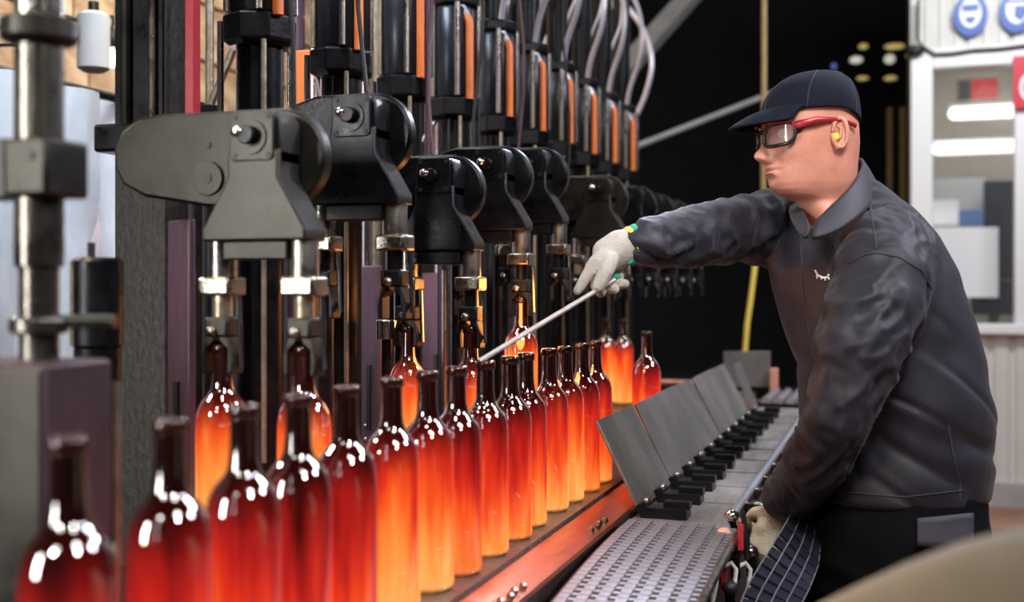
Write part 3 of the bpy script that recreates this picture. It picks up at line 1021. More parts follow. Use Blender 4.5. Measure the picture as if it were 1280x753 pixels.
# ------------------------------------------------------------------ bottle conveyor
bcv = thing('bottle_conveyor', 'steel slat conveyor with red lit guide plate under the bottle row', 'conveyor', (XB, 2.2, 0))
MB().box(-.075, .05, -1.9, 2.6, .66, .868).build('bed', M['rust'], bcv)
sl = MB()
for k in range(300):
    y = -1.75 + .0135 * k
    sl.box(-.07, .052, y, y + .0095, .868, ZB + .003)
tag(sl.build('belt_slats', M['belt'], bcv, smooth=False), kind='stuff')
MB().slab((.054, -1.9, .876), (.118, -1.9, .862), (.118, 2.2, .862), (.054, 2.2, .876), .012).build('guide_plate', M['railplate'], bcv, bevel=.001)
MB().box(.118, .128, -1.9, 2.2, .70, .866).build('side_plate', M['black'], bcv, bevel=.001)
for c0 in (1.44, 1.92, 2.5, 3.1):
    for q in range(4):
        MB().lathe([(.006, 0), (.006, .006), (.003, .009)], 6, (.100 + .004 * (q % 2), c0 - 2.2 + .028 * q, .866)).build('bolt', M['steel'], bcv)
MB().box(-.08, -.05, -1.9, 2.6, .868, .895).build('rear_guide', M['black'], bcv, bevel=.002)
for y in (-1.5, 0, 1.8):
    MB().box(-.06, .10, y, y + .06, 0, .66).build('leg', M['black'], bcv)

# ------------------------------------------------------------------ link conveyor (foreground) and flap table
lk = thing('link_conveyor', 'pale steel link belt conveyor curving down in the foreground', 'conveyor', (-.38, 1.2, 0))
lm = MB()
lm.box(-.0082, .0082, -.0095, .0085, -.006, .004)
lm.box(.0082, .0200, -.0095, -.0010, -.006, .0015)
lm = lm.mesh('link')
lm.materials.append(M['linkm'])
NROW, NCOL = 40, 7


def belt_z(y):   # world y
    t = max(0, 2.02 - y)
    return .866 - .10 * t * t


for r in range(NROW):
    y = 2.02 - .0205 * r
    z = belt_z(y)
    sl_ = math.atan2(belt_z(y + .01) - belt_z(y - .01), .02)
    for k in range(NCOL):
        o = bpy.data.objects.new('link', lm)
        COL.objects.link(o)
        o.parent = lk
        o.location = (-.458 + .0282 * k + .38, y - 1.2, z)
        o.rotation_euler = (sl_, 0, 0)
MB().grid([[(-.095, y - 1.2, belt_z(y) - .012), (.10, y - 1.2, belt_z(y) - .012)] for y in [1.2 + .06 * k for k in range(15)]]).build('under_belt', M['rust'], lk)
MB().tube([(-.092, y - 1.2, belt_z(y) - .008) for y in [1.1 + .1 * k for k in range(10)]], .006, 8).build('edge_strip', M['rust'], lk)
MB().tube([(.118, y - 1.2, belt_z(y) - .002) for y in [1.1 + .1 * k for k in range(10)]], .007, 8).build('edge_strip', M['steel'], lk)
MB().box(-.095, .09, -.1, .8, .45, .73).build('frame', M['blackmat'], lk)
for y in (.0, .6):
    MB().box(-.08, .08, y, y + .06, 0, .45).build('leg', M['black'], lk)

ft = thing('flap_table', 'scuffed grey table with a row of leaning steel flaps', 'table', (-.38, 3.0, 0))
T0, T1 = 2.04, 4.2
MB().box(-.10, .078, T0 - 3.0, T1 - 3.0, .835, .855).build('table_top', M['table'], ft, bevel=.002)
MB().box(-.09, .068, T0 - 2.98, T1 - 3.02, .50, .835).build('table_frame', M['blackmat'], ft)
for y in (T0 + .2, T1 - .3):
    MB().box(-.06, .06, y - 3, y - 2.94, 0, .5).build('leg', M['black'], ft)
FE = [2.13, 2.46, 2.86, 3.22, 3.56, 3.86]
for i in range(5):
    y0, y1 = FE[i] - 3 + .007, FE[i + 1] - 3 - .007
    tw = [.0, .004, -.003, .003, 0][i]
    MB().slab((-.085, y0 - .015, .868), (-.085, y1 - .015, .868), (-.176 + tw, y1, 1.036 + tw), (-.176 + tw, y0, 1.036), .006).build('flap', M['flap'], ft, bevel=.001)
MB().slab((-.085, .90, .868), (-.085, 1.06, .868), (-.150, 1.08, 1.03), (-.150, .92, 1.03), .006).build('flap', M['flap'], ft, bevel=.001)
hm = MB()
hm.box(-.022, .066, -.026, .026, -.006, .014)
hm.cyl((-.02, -.03, .012), (-.02, .03, .012), .011, n=10)
hm.box(.02, .07, -.013, .013, .012, .026)
hm = hm.mesh('hinge', True)
hm.materials.append(M['black'])
cm = MB().ball((0, 0, 0), (.008, .008, .007), 8, 6).mesh('hinge_bolt', 'all')
cm.materials.append(M['steel'])
for i in range(12):
    y = 2.14 + .158 * i
    o = bpy.data.objects.new('hinge', hm)
    COL.objects.link(o)
    o.parent = ft
    o.location = (-.062, y - 3, .861)
    b_ = bpy.data.objects.new('hinge_bolt', cm)
    COL.objects.link(b_)
    b_.parent = o
    b_.location = (-.012, -.018, .026)
for i in range(9):
    y = 2.3 + .2 * i
    MB().box(-.02, .076, y - 3, y - 2.996, .855, .858).build('seam_bar', M['table'], ft)
# chrome rail with clamps
rl = thing('chrome_rail', 'chrome rail with its bluish highlight painted in, along the right edge of the flap table', 'rail', (-.292, 2.8, 0))
MB().tube([(0, -.76, .868), (0, 1.05, .872)], .008, 10).build('rail', M['railm'], rl)
MB().tube([(.012, -.76, .828), (.012, 1.05, .845)], .006, 10).build('lower_rail', M['bluegrey'], rl)
for i, y in enumerate((-.62, -.42, -.25, -.08, .12, .34)):
    k = MB().box(-.008, .035, y - .012, y + .012, .825, .85).build('clamp', M['steel'], rl, bevel=.004)
    MB().ball((.036, y, .84), (.014, .016, .013), 10, 8).build('clamp_nut', M['bright'] if i % 2 else M['warmsteel'], k)
# far roller table and end plate
rt = thing('roller_table', 'short grey roller table at the far end of the flap table', 'roller table', (-.30, 4.42, 0))
for k in range(11):
    MB().cyl((-.16 + .045 * k, -.17, .868), (-.16 + .045 * k, .25, .868), .019, n=12).build('roller', M['linkm'], rt)
MB().box(-.18, .34, -.19, -.17, .80, .865).build('frame', M['black'], rt)
MB().box(-.18, .34, .25, .27, .80, .89).build('frame', M['black'], rt)
MB().box(-.1, .3, -.1, .2, .0, .80).build('pedestal', M['blackmat'], rt)
c = P(934, 478, 4.55)
ep = thing('end_plate', 'upright grey end plate below the yellow strap', 'plate', c, rz=TH)
MB().box(-.095, .095, 0, .012, -.02, .125).build('plate', M['flap'], ep, bevel=.002)
MB().box(-.09, .09, .012, .06, -.04, -.02).build('foot', M['black'], ep)
c = P(967, 492, 4.5)
tag(MB().box(-.016, .016, 0, .03, 0, .10).build('end_stop', M['salmon'], loc=c, bevel=.004), 'salmon coloured end stop beside the grey end plate', 'stop')
a, b = P(826, 478, 4.9), P(880, 480, 4.6)
tag(MB().tube([a, b], .013, 4).build('guide_bar', M['salmon']), 'salmon guide bar behind the far flaps', 'bar')

# side belt hanging right of the link conveyor, with fittings
sb = thing('side_belt', 'dark navy link belt curving down below the beige glove', 'belt', P(970, 753, 1.85))
dm = MB().box(-.0102, .0102, -.0028, .0028, -.0125, .0125).mesh('link')
dm.materials.append(M['darklink'])
cpath = [P(1018, 612, 2.16), P(1012, 645, 2.10), P(1002, 680, 2.02), P(984, 715, 1.93), P(964, 750, 1.84), P(950, 795, 1.74)]


def lerp_path(pts, t):
    f = t * (len(pts) - 1)
    i = min(int(f), len(pts) - 2)
    return pts[i].lerp(pts[i + 1], f - i), (pts[i + 1] - pts[i]).normalized()


def lat_at(t):      # the belt twists from nearly edge-on to flat
    cc = .45 + .5 * t
    return Vector((CS, SN, 0)) * cc + Vector((-SN, CS, 0)) * math.sqrt(1 - cc * cc)


NB = 17
for r in range(NB):
    p, d = lerp_path(cpath, r / (NB - 1.0))
    lt = lat_at(r / (NB - 1.0))
    lt = (lt - d * lt.dot(d)).normalized()
    nrm = lt.cross(d).normalized()
    rot = Matrix((lt, nrm, nrm.cross(lt) * -1)).transposed()
    if rot.determinant() < 0:
        rot = Matrix((lt, nrm, lt.cross(nrm))).transposed()
    for k in range(4):
        o = bpy.data.objects.new('link', dm)
        COL.objects.link(o)
        o.parent = sb
        o.location = p + lt * (.022 * (k - 1.5)) - sb.location
        o.rotation_euler = rot.to_euler()
for k in range(5):
    MB().tube([lerp_path(cpath, t / 12)[0] + (lat_at(t / 12) - lerp_path(cpath, t / 12)[1] * lat_at(t / 12).dot(lerp_path(cpath, t / 12)[1])).normalized() * (.022 * (k - 2)) - sb.location + Vector((.001, -.004, .001)) for t in range(13)], .0014, 5).build('belt_wire', M['linkm'], sb)

mf = thing('valve_manifold', 'cluster of black valves, red tags and white hoses below the chrome rail', 'valve', P(915, 720, 1.9))
B0 = mf.location


def Q(px, py, D): return P(px, py, D) - B0


MB().box(.03, .06, -.25, .25, -.14, -.06).build('manifold_block', M['blackmat'], mf)
for (px, py, D, m, n_) in ((905, 668, 1.97, 'salmon', 'valve_cap'), (893, 695, 1.92, 'rubber', 'valve_knob'), (918, 690, 1.96, 'rubber', 'valve_knob'), (930, 655, 2.0, 'warmsteel', 'valve_cap'),
                           (880, 725, 1.86, 'steel', 'valve_cap'), (912, 735, 1.88, 'rubber', 'valve_knob'), (938, 690, 2.0, 'steel', 'valve_cap'), (915, 645, 2.03, 'bright', 'valve_cap')):
    c = Q(px, py, D)
    MB().ball(c, (.014, .014, .012), 12, 8).build(n_, M[m], mf)
    MB().cyl(c, c + Vector((.0, .02, -.05)), .009, n=10).build('valve_stem', M['black'], mf)
for (px, py) in ((926, 672), (905, 725)):
    c = Q(px, py, 1.93)
    MB().box(c.x - .005, c.x + .005, c.y - .005, c.y + .005, c.z - .022, c.z + .022).build('red_tag', M['redp'], mf, bevel=.001)
for (px, D) in ((897, 1.86), (920, 1.92), (938, 1.98)):
    MB().tube([Q(px - 8, 760, D), Q(px - 2, 730, D), Q(px, 712, D), Q(px - 6, 704, D), Q(px - 14, 708, D)], .004, 8).build('white_hose', M['whitehose'], mf)
MB().tube([Q(928, 640, 1.98), Q(932, 665, 1.98), Q(934, 700, 1.98)], .005, 8).build('lever', M['rubber'], mf)

# beige foreground cover
path = [P(960, 808, 1.02), P(1020, 774, .95), P(1080, 745, .89), P(1150, 714, .83), P(1220, 688, .78), P(1300, 668, .73), P(1400, 655, .68)]
fc = thing('beige_cover', 'blurred beige rounded cover at the bottom right corner', 'cover', (path[3].x, path[3].y, 0))
cover = []
inw = Vector((CS * .75 + SN * .3, SN * .75 - CS * .3, 0)).normalized()
for p in path:
    fx = Vector((SN * 1.0, -CS * 1.0, 0))     # towards the camera
    q = p - fc.location
    cover.append([q - fx * .045 + Vector((0, 0, -.25)), q - fx * .045 + Vector((0, 0, -.015)), q - fx * .035 + Vector((0, 0, -.003)), q, q + fx * .012 + Vector((0, 0, -.004)),
                  q + fx * .024 + Vector((0, 0, -.016)), q + fx * .030 + Vector((0, 0, -.04)), q + fx * .032 + Vector((0, 0, -.35))])
MB().grid(cover, close=True).build('shell', M['beige'], fc, smooth='all')
MB().cyl((0, 0, 0), (0, 0, path[3].z - .33), .02, n=12).build('stand', M['black'], fc)

# ------------------------------------------------------------------ the worker
R_ = Vector((CS, SN, 0))
D_ = Vector((-SN, CS, 0))
U_ = Vector((0, 0, 1))
foot = P(1112, 640, 2.12)
man = thing('person', 'man in navy work clothes, cap and red safety glasses, reaching out with a rod', 'person', (foot.x, foot.y, 0))
O_ = man.location.copy()


def W(px, py, D): return P(px, py, D) - O_


def solid(mb, name, m, parent, voxel, smooth=4, fold=None, fac=.5):
    """joins the overlapping volumes of mb into one continuous skin"""
    me = mb.mesh('tmp', False)
    o = bpy.data.objects.new('tmp', me)
    COL.objects.link(o)
    r = o.modifiers.new('r', 'REMESH')
    r.mode = 'VOXEL'
    r.voxel_size = voxel
    q = o.modifiers.new('s', 'SMOOTH')
    q.factor = fac
    q.iterations = smooth
    dg = bpy.context.evaluated_depsgraph_get()
    me2 = bpy.data.meshes.new_from_object(o.evaluated_get(dg))
    bpy.data.objects.remove(o)
    if fold:
        nrm = [v.normal.copy() for v in me2.vertices]
        cos = [v.co.copy() for v in me2.vertices]
        for v, n, c in zip(me2.vertices, nrm, cos):
            v.co = c + fold(c, n)
    me2.polygons.foreach_set('use_smooth', [True] * len(me2.polygons))
    me2.name = name
    me2.materials.clear()
    me2.materials.append(m)
    ob = bpy.data.objects.new(name, me2)
    COL.objects.link(ob)
    ob.parent = parent
    return ob


def interp(tab, z):
    """tab sorted by descending z"""
    if z >= tab[0][0]:
        return tab[0][1:]
    for a, b in zip(tab, tab[1:]):
        if b[0] <= z:
            t = (z - b[0]) / (a[0] - b[0])
            return tuple(q + (p - q) * t for p, q in zip(a[1:], b[1:]))
    return tab[-1][1:]


al = math.radians(9)
HF = -R_ * math.cos(al) - D_ * math.sin(al)          # where the face looks
HL = -D_ * math.cos(al) + R_ * math.sin(al)          # his left, towards the camera
HO = W(1025, 173, 2.13)
HEAD = [(.118, .012, .020, .012, 2), (.113, .045, .032, .040, 2.1), (.098, .076, .050, .062, 2.2), (.072, .096, .058, .075, 2.3), (.045, .105, .064, .079, 2.3),
        (.025, .109, .065, .079, 2.3), (.010, .106, .067, .077, 2.3), (-.010, .104, .069, .075, 2.3), (-.030, .105, .069, .073, 2.2), (-.050, .105, .068, .071, 2.1),
        (-.062, .104, .068, .069, 2.1), (-.075, .101, .068, .066, 2.1), (-.088, .098, .070, .063, 2.1), (-.100, .092, .073, .058, 2.1), (-.109, .080, .076, .053, 2.1),
        (-.115, .058, .079, .050, 2.1), (-.122, .038, .082, .048, 2), (-.140, .031, .087, .058, 2), (-.165, .020, .093, .064, 2), (-.20, .008, .10, .075, 2),
        (-.26, -.025, .11, .085, 2), (-.32, -.06, .12, .08, 2), (-.45, -.10, .14, .07, 2)]


def g(x, c, sg): return math.exp(-((x - c) / sg) ** 2)


def nose(z):
    pts = [(.014, 0), (.004, .003), (-.008, .008), (-.022, .016), (-.033, .0255), (-.0385, .027), (-.044, .022), (-.0485, .011), (-.053, .002), (-.056, 0)]
    return interp([(p[0], p[1]) for p in pts], z)[0] if -.056 < z < .014 else 0


def head_pt(phi, z, off=0.0, detail=True):
    f, b, wd, n = interp(HEAD, z)
    c, s_ = math.cos(phi), math.sin(phi)
    e = 2 / n
    x = (f if c > 0 else b) * (abs(c) ** e) * (1 if c > 0 else -1)
    y = wd * (abs(s_) ** e) * (1 if s_ > 0 else -1)
    if detail and c > 0:
        sig = .0085 + .006 * max(0, min(1, (.0 - z) / .04))
        d = nose(z) * g(y, 0, sig)
        d += .004 * g(z, .024, .009) * (g(y, .025, .022) + g(y, -.025, .022))
        d -= .010 * g(z, .004, .011) * (g(y, .032, .014) + g(y, -.032, .014))
        lw = g(y, 0, .020)
        d += lw * (.0045 * g(z, -.0585, .0035) - .0035 * g(z, -.0635, .0022) + .0045 * g(z, -.0685, .0038) - .004 * g(z, -.078, .005) + .004 * g(z, -.094, .008))
        d += .0045 * g(z, -.043, .006) * (g(y, .0125, .0045) + g(y, -.0125, .0045))
        d += -.003 * g(z, -.050, .012) * (g(y, .030, .008) + g(y, -.030, .008))
        d += .003 * g(z, -.072, .010) * (g(y, .020, .010) + g(y, -.020, .010)) - .0035 * g(z, -.066, .006) * (g(y, .026, .006) + g(y, -.026, .006))
        d -= .004 * g(z, -.058, .016) * (g(y, .054, .012) + g(y, -.054, .012))
        d += .004 * g(z, -.030, .016) * (g(y, .048, .014) + g(y, -.048, .014))
        x += d
    if off:
        q = Vector((x, y, 0)).normalized() * off
        x, y = x + q.x, y + q.y
    return HO + HF * x + HL * y + U_ * z


zs = [.118, .1165, .113, .108, .1, .092, .084, .076, .066, .056, .046, .038]
zs += [.032 - .0022 * k for k in range(66)]
zs += [-.117, -.121, -.127, -.135, -.145, -.155, -.165, -.18, -.2, -.23, -.26, -.29, -.32, -.38, -.45]
NP = 170
hb = MB()
hb.grid([[head_pt(2 * PI * k / NP, z) for k in range(NP)] for z in zs], close=True)
hb.f.append(tuple(range(NP)))
hb.f.append(tuple((len(zs) - 1) * NP + k for k in range(NP - 1, -1, -1)))
hb.build('body', M['skin'], man, smooth='all')
for sg in (1, -1):
    def hp_(x, y, z, sg=sg): return HO + HF * x + HL * (y * sg) + U_ * z
    eb = MB()
    ring = []
    for k in range(21):
        a = 2 * PI * k / 20
        ring.append(hp_(-.001 + .0125 * math.cos(a) - .004 * math.sin(a) * 0, .0835 - .004 * math.cos(a), -.001 + .027 * math.sin(a)))
    eb.tube(ring, .0042, 8)
    eb.add([hp_(-.001, .078, -.001)] + [p for p in ring[:-1]], [(0, 1 + k, 1 + (k + 1) % 20) for k in range(20)])
    eb.tube([hp_(.003, .079, .014), hp_(-.004, .082, .006), hp_(-.003, .082, -.008), hp_(.004, .081, -.016)], .0030, 8)
    eb.ball(hp_(.002, .081, -.026), .0065, 10, 8)
    eb.build('ear', M['skin'], man, smooth='all', fix=False)
    MB().ball(hp_(.005, .082, -.008), (.0055, .0055, .0075), 10, 8).build('ear_plug', M['plug'], man, smooth='all')
    MB().ball(hp_(.086, .032, .003), .0115, 12, 8).build('eye', M['eyewhite'], man, smooth='all')
mo_ = MB()
mo_.tube([head_pt(p, -.0635, .0006) for p in [math.radians(d) for d in range(-16, 17, 4)]], [.0008, .0015, .002, .002, .002, .002, .002, .0015, .0008], 6)
mo_.build('mouth', M['lip'], man, smooth='all')

# cap
CAP = [(.128, .004, .004, .004, 2), (.1255, .030, .028, .030, 2), (.118, .054, .042, .052, 2), (.106, .077, .053, .068, 2.1), (.090, .096, .060, .080, 2.15), (.07, .107, .065, .086, 2.2), (.045, .113, .068, .088, 2.25), (.01, .114, .068, .086, 2.3)]


def cap_pt(phi, z):
    f, b, wd, n = interp(CAP, z)
    c, s_ = math.cos(phi), math.sin(phi)
    e = 2 / n
    return HO + HF * ((f if c > 0 else b) * abs(c) ** e * (1 if c > 0 else -1)) + HL * (wd * abs(s_) ** e * (1 if s_ > 0 else -1)) + U_ * z


def rim(phi):
    c = math.cos(phi)
    side = .050 + .003 * math.cos(2 * phi)
    return side - (.030 * max(0, -c) ** 1.3) - (.010 * max(0, c) ** 2)


cp_ = MB()
rows = []
NC = 72
for t in [0, .04, .12, .22, .34, .46, .58, .68, .77, .85, .91, .95, .98, 1]:
    rows.append([cap_pt(2 * PI * k / NC, rim(2 * PI * k / NC) + (.128 - rim(2 * PI * k / NC)) * t) for k in range(NC)])
cp_.grid(rows, close=True)
capo = cp_.build('cap', M['capm'], man, smooth='all')
md = capo.modifiers.new('thick', 'SOLIDIFY')
md.thickness = .004
md.offset = -1
bb = MB()
rows = []
for t in [0, .2, .4, .6, .8, .93, 1]:
    row = []
    for k in range(25):
        ph = math.radians(-56 + 112 * k / 24)
        p = cap_pt(ph, rim(ph) + .004)
        ln = .064 * (max(0, math.cos(ph * 1.45)) ** .6)
        p = p + HF * (ln * t) - U_ * (ln * t * (.30 + .25 * t)) - U_ * (.020 * t * (abs(ph) / 1.15) ** 2)
        row.append(p)
    rows.append(row)
bb.grid(rows)
bo = bb.build('cap_brim', M['capm'], capo, smooth='all', fix=False)
md = bo.modifiers.new('thick', 'SOLIDIFY')
md.thickness = .004
MB().ball(HO - HF * .068 + U_ * .033, (.006, .006, .005), 8, 6).build('cap_buckle', M['bright'], capo)
for a in (0, 60, 120, 180, 240, 300):
    MB().tube([cap_pt(math.radians(a), rim(math.radians(a)) + (.1275 - rim(math.radians(a))) * t) for t in [.02, .15, .3, .45, .6, .75, .88, .96]], .0012, 5).build('cap_seam', M['seam'], capo)

# safety glasses
gl = None


def gpt(ph, z, o=.013):
    """spectacle surface: wraps in front of the eyes"""
    f, b, wd, n = interp(HEAD, .0)
    c, s_ = math.cos(ph), math.sin(ph)
    e = 2 / 2.4
    return HO + HF * ((f + o) * abs(c) ** e + .02 * (z - .02) * 0) + HL * ((wd + o * .6) * abs(s_) ** e * (1 if s_ > 0 else -1)) + U_ * z


gl = MB()
for sg in (1, -1):
    loop = []
    for k in range(29):
        a = 2 * PI * k / 28
        ca, sa = math.cos(a), math.sin(a)
        ph = math.radians(30) + math.radians(22) * (abs(ca) ** .6) * (1 if ca > 0 else -1)
        z = -.001 + .0205 * (abs(sa) ** .6) * (1 if sa > 0 else -1) + .004 * ca
        loop.append((ph * sg, z))
    gl.tube([gpt(p, z) for p, z in loop], .0038, 8, caps=False)
gl.tube([gpt(math.radians(d), .006) for d in range(-12, 13, 4)], .0032, 8)
glo = gl.build('safety_glasses', M['glassblk'], man, smooth='all', fix=False)
for sg in (1, -1):
    ln = MB()
    ln.grid([[gpt(math.radians(30 + 20 * u) * sg, -.001 + .018 * v * (1 - .25 * abs(u) ** 3) + .004 * u, .012) for u in [-1 + .2 * k for k in range(11)]] for v in [-1, -.5, 0, .5, 1]])
    ln.build('lens', M['lens'], glo, smooth='all', fix=False)
    tp = [gpt(math.radians(49) * sg, .012, .0145), gpt(math.radians(62) * sg, .017, .012), HO + HF * .045 + HL * (.085 * sg) + U_ * .022, HO + HF * .010 + HL * (.084 * sg) + U_ * .024,
          HO - HF * .012 + HL * (.083 * sg) + U_ * .022, HO - HF * .034 + HL * (.080 * sg) + U_ * .013]
    MB().tube(tp, [(.0035, .008), (.0035, .0075), (.003, .006), (.0024, .004), (.0024, .0038), (.0024, .0045)], 8).build('temple', M['glassred'], glo, smooth='all')
    MB().tube([gpt(math.radians(d) * sg, .021, .0145) for d in (8, 18, 28, 38, 48)], .0036, 8).build('brow_bar', M['glassred'], glo, smooth='all')

# jacket
byaw = math.radians(25)
BF = -R_ * math.cos(byaw) - D_ * math.sin(byaw)
BL = R_ * math.sin(byaw) - D_ * math.cos(byaw)


def section(px, py, D, a, b, tilt, n=40, e=2.3):
    c = W(px, py, D)
    t = math.radians(tilt)
    fd = BF * math.cos(t) - U_ * math.sin(t)
    out = []
    for k in range(n):
        q = 2 * PI * k / n
        cx, sx = math.cos(q), math.sin(q)
        out.append(c + fd * (a * abs(cx) ** (2 / e) * (1 if cx > 0 else -1)) + BL * (b * abs(sx) ** (2 / e) * (1 if sx > 0 else -1)))
    return out


def loft(mb, secs):
    n = len(secs[0])
    o = len(mb.v)
    mb.grid(secs, close=True)
    mb.f.append(tuple(o + k for k in range(n)))
    mb.f.append(tuple(o + (len(secs) - 1) * n + k for k in range(n - 1, -1, -1)))


jk = MB()
loft(jk, [section(*q) for q in [
    (1113, 617, 2.12, .152, .180, 0), (1117, 592, 2.12, .154, .185, 0), (1121, 555, 2.12, .151, .185, 0), (1117, 500, 2.12, .148, .187, 0),
    (1108, 450, 2.13, .144, .190, 5), (1092, 400, 2.14, .140, .195, 8), (1075, 350, 2.15, .134, .198, 12), (1060, 312, 2.15, .120, .190, 18),
    (1051, 284, 2.15, .100, .165, 25), (1048, 262, 2.15, .080, .120, 32), (1049, 244, 2.15, .062, .080, 36)]])
NS = [(1106, 314, 2.03, .078), (1103, 350, 1.98, .082), (1091, 390, 1.95, .077), (1077, 430, 1.93, .066), (1063, 475, 1.92, .058), (1047, 522, 1.92, .053), (1027, 565, 1.97, .048), (1004, 600, 2.04, .045), (985, 622, 2.09, .043)]
FS = [(995, 285, 2.28, .082), (955, 285, 2.26, .070), (918, 288, 2.21, .060), (878, 294, 2.13, .053), (840, 300, 2.05, .045), (805, 304, 1.975, .036)]
nsp, fsp = [W(*q[:3]) for q in NS], [W(*q[:3]) for q in FS]
jk.rtube(nsp, [q[3] for q in NS], 28)
jk.rtube(fsp[:1] + fsp[1:], [q[3] for q in FS], 28)


def near_line(c, pts):
    best = (9, 0)
    acc = 0
    for a, b in zip(pts, pts[1:]):
        d = b - a
        t = max(0, min(1, (c - a).dot(d) / d.length_squared))
        e = (c - (a + d * t)).length
        if e < best[0]:
            best = (e, acc + t * d.length)
        acc += d.length
    return best


def ridge(v): return 1 - 2.2 * abs(noise.noise(v))


def crease(v): return -math.exp(-(noise.noise(v) / .13) ** 2)


neckV = W(1010, 284, 2.0)


def folds(c, n):
    d1, t1 = near_line(c, nsp)
    d2, t2 = near_line(c, fsp)
    r, d, u = c.dot(R_), c.dot(D_), c.z
    if d1 < .10:
        ang = n.dot(R_) * 1.1 + n.dot(D_) * .7
        bend = .5 + 1.0 * g(t1, .22, .07) + .6 * g(t1, .44, .05)
        h = .0095 * bend * ridge(Vector((t1 * 17 + ang * 1.2, ang * 1.5, 3.1))) + .003 * ridge(Vector((t1 * 34 - ang * 2, ang * 3, 8)))
        wgt = max(0, min(1, (.10 - d1) / .015))
    elif d2 < .085:
        ang = n.z * 1.2 + n.dot(R_) * .5
        h = .0075 * ridge(Vector((t2 * 15 + ang * .9, ang * 1.2, 5.7))) + .003 * ridge(Vector((t2 * 30, ang * 2.6, 1)))
        wgt = max(0, min(1, (.085 - d2) / .012))
    else:
        h, wgt = 0, 0
    q = u * .80 + r * .60          # diagonal pulls over the back towards the arm
    q2 = u * .6 - r * .8
    low = max(0, min(1, (1.22 - u) / .12))
    ht = .009 * low * crease(Vector((q * 8, q2 * 2.2, d * 2))) + .006 * crease(Vector((r * 3 + 4, u * 11 + r * 6, d * 3))) * (.35 + .65 * low) + .005 * low * ridge(Vector((q * 6, q2 * 2, d * 2 + 9)))
    out = n * (h * wgt + ht * (1 - wgt))
    k = (c - neckV).length
    if k < .06:
        out -= BF * (.030 * (1 - k / .06))
    return out


jo = solid(jk, 'jacket', M['jacket'], man, .0058, 5, folds)
bvh = BVHTree.FromPolygons([v.co for v in jo.data.vertices], [tuple(p.vertices) for p in jo.data.polygons])


def on_cloth(px, py, off=.001, tree=None):
    o = Vector((0, 0, EYE)) - O_
    d = (W(px, py, 2.0) - o).normalized()
    h = (tree or bvh).ray_cast(o, d)
    return (h[0] - d * off) if h[0] else None


def stitch(pts, rad, m, name, parent, tree=None, off=.0008, n=7):
    out = []
    for a, b in zip(pts, pts[1:]):
        for k in range(n):
            p = on_cloth(a[0] + (b[0] - a[0]) * k / n, a[1] + (b[1] - a[1]) * k / n, off, tree)
            if p and (not out or (p - out[-1]).length < .08):
                out.append(p)
    if len(out) > 1:
        MB().tube(out, rad, 6).build(name, m, parent)


for pts in ([(1086, 248), (1092, 285), (1096, 316)], [(1060, 330), (1080, 319), (1096, 316), (1125, 322), (1152, 338), (1166, 365)], [(1186, 532), (1192, 570), (1200, 600), (1200, 632)],
            [(1060, 616), (1130, 622), (1216, 612)], [(1000, 300), (1004, 360), (1012, 430)]):
    stitch(pts, .0016, M['seam'], 'seam', jo)
for pts in ([(1019, 338), (1022, 344), (1028, 347), (1034, 347), (1037, 342)], [(1021, 344), (1022, 350)], [(1026, 346), (1028, 350)], [(1031, 347), (1032, 352)], [(1034, 346), (1038, 350)]):
    stitch(pts, .0019, M['signwhite'], 'chest_emblem', jo, n=4)
# collar
def strip(top, bot, name):
    o = MB().grid([[W(*p) for p in top], [(W(*p) + W(*q)) / 2 + (BL * .004) for p, q in zip(top, bot)], [W(*p) for p in bot]]).build(name, M['jacket'], jo, smooth='all', fix=False)
    m1 = o.modifiers.new('sub', 'SUBSURF')
    m1.levels = m1.render_levels = 2
    m2 = o.modifiers.new('thick', 'SOLIDIFY')
    m2.thickness = .006
    return o


strip([(1062, 200, 2.27), (1079, 195, 2.22), (1082, 206, 2.12), (1066, 230, 2.045), (1040, 256, 2.005), (1017, 276, 1.985)],
      [(1070, 222, 2.30), (1096, 224, 2.24), (1102, 240, 2.10), (1082, 266, 2.01), (1046, 292, 1.965), (1012, 300, 1.955)], 'collar')
strip([(1062, 205, 2.27), (1020, 240, 2.27), (1003, 254, 2.20), (1006, 268, 2.10), (1014, 284, 2.01)], [(1070, 225, 2.30), (1005, 250, 2.32), (984, 258, 2.22), (990, 280, 2.09), (1006, 304, 1.98)], 'collar')

# trousers and boots
tr = MB()
loft(tr, [section(*q) for q in [(1112, 600, 2.12, .138, .172, 0), (1113, 660, 2.12, .148, .178, 0), (1113, 700, 2.12, .150, .180, 0), (1112, 740, 2.12, .142, .178, 0)]])
hip = W(1112, 690, 2.12)
for sg in (1, -1):
    h = hip + BL * (.092 * sg)
    kn = h + BF * (.03 + .02 * sg) - U_ * .38
    an = Vector((kn.x, kn.y, .10)) - BF * .03
    tr.rtube([h, h.lerp(kn, .5), kn, kn.lerp(an, .5), an], [.100, .092, .075, .072, .066], 24)
    bt = MB()
    bt.rtube([Vector((an.x, an.y, .16)), Vector((an.x, an.y, .05)) - BF * .01], [.058, .05], 18)
    bt.rtube([Vector((an.x, an.y, .046)) - BF * .035, Vector((an.x, an.y, .046)) + BF * .06, Vector((an.x, an.y, .040)) + BF * .17], [(.045, .045), (.048, .045), (.044, .036)], 18)
    solid(bt, 'boot', M['boot'], man, .008, 3)


def tfold(c, n):
    return n * (.006 * ridge(Vector((c.dot(R_) * 6, c.z * 14 + c.dot(R_) * 5, c.dot(D_) * 6))))


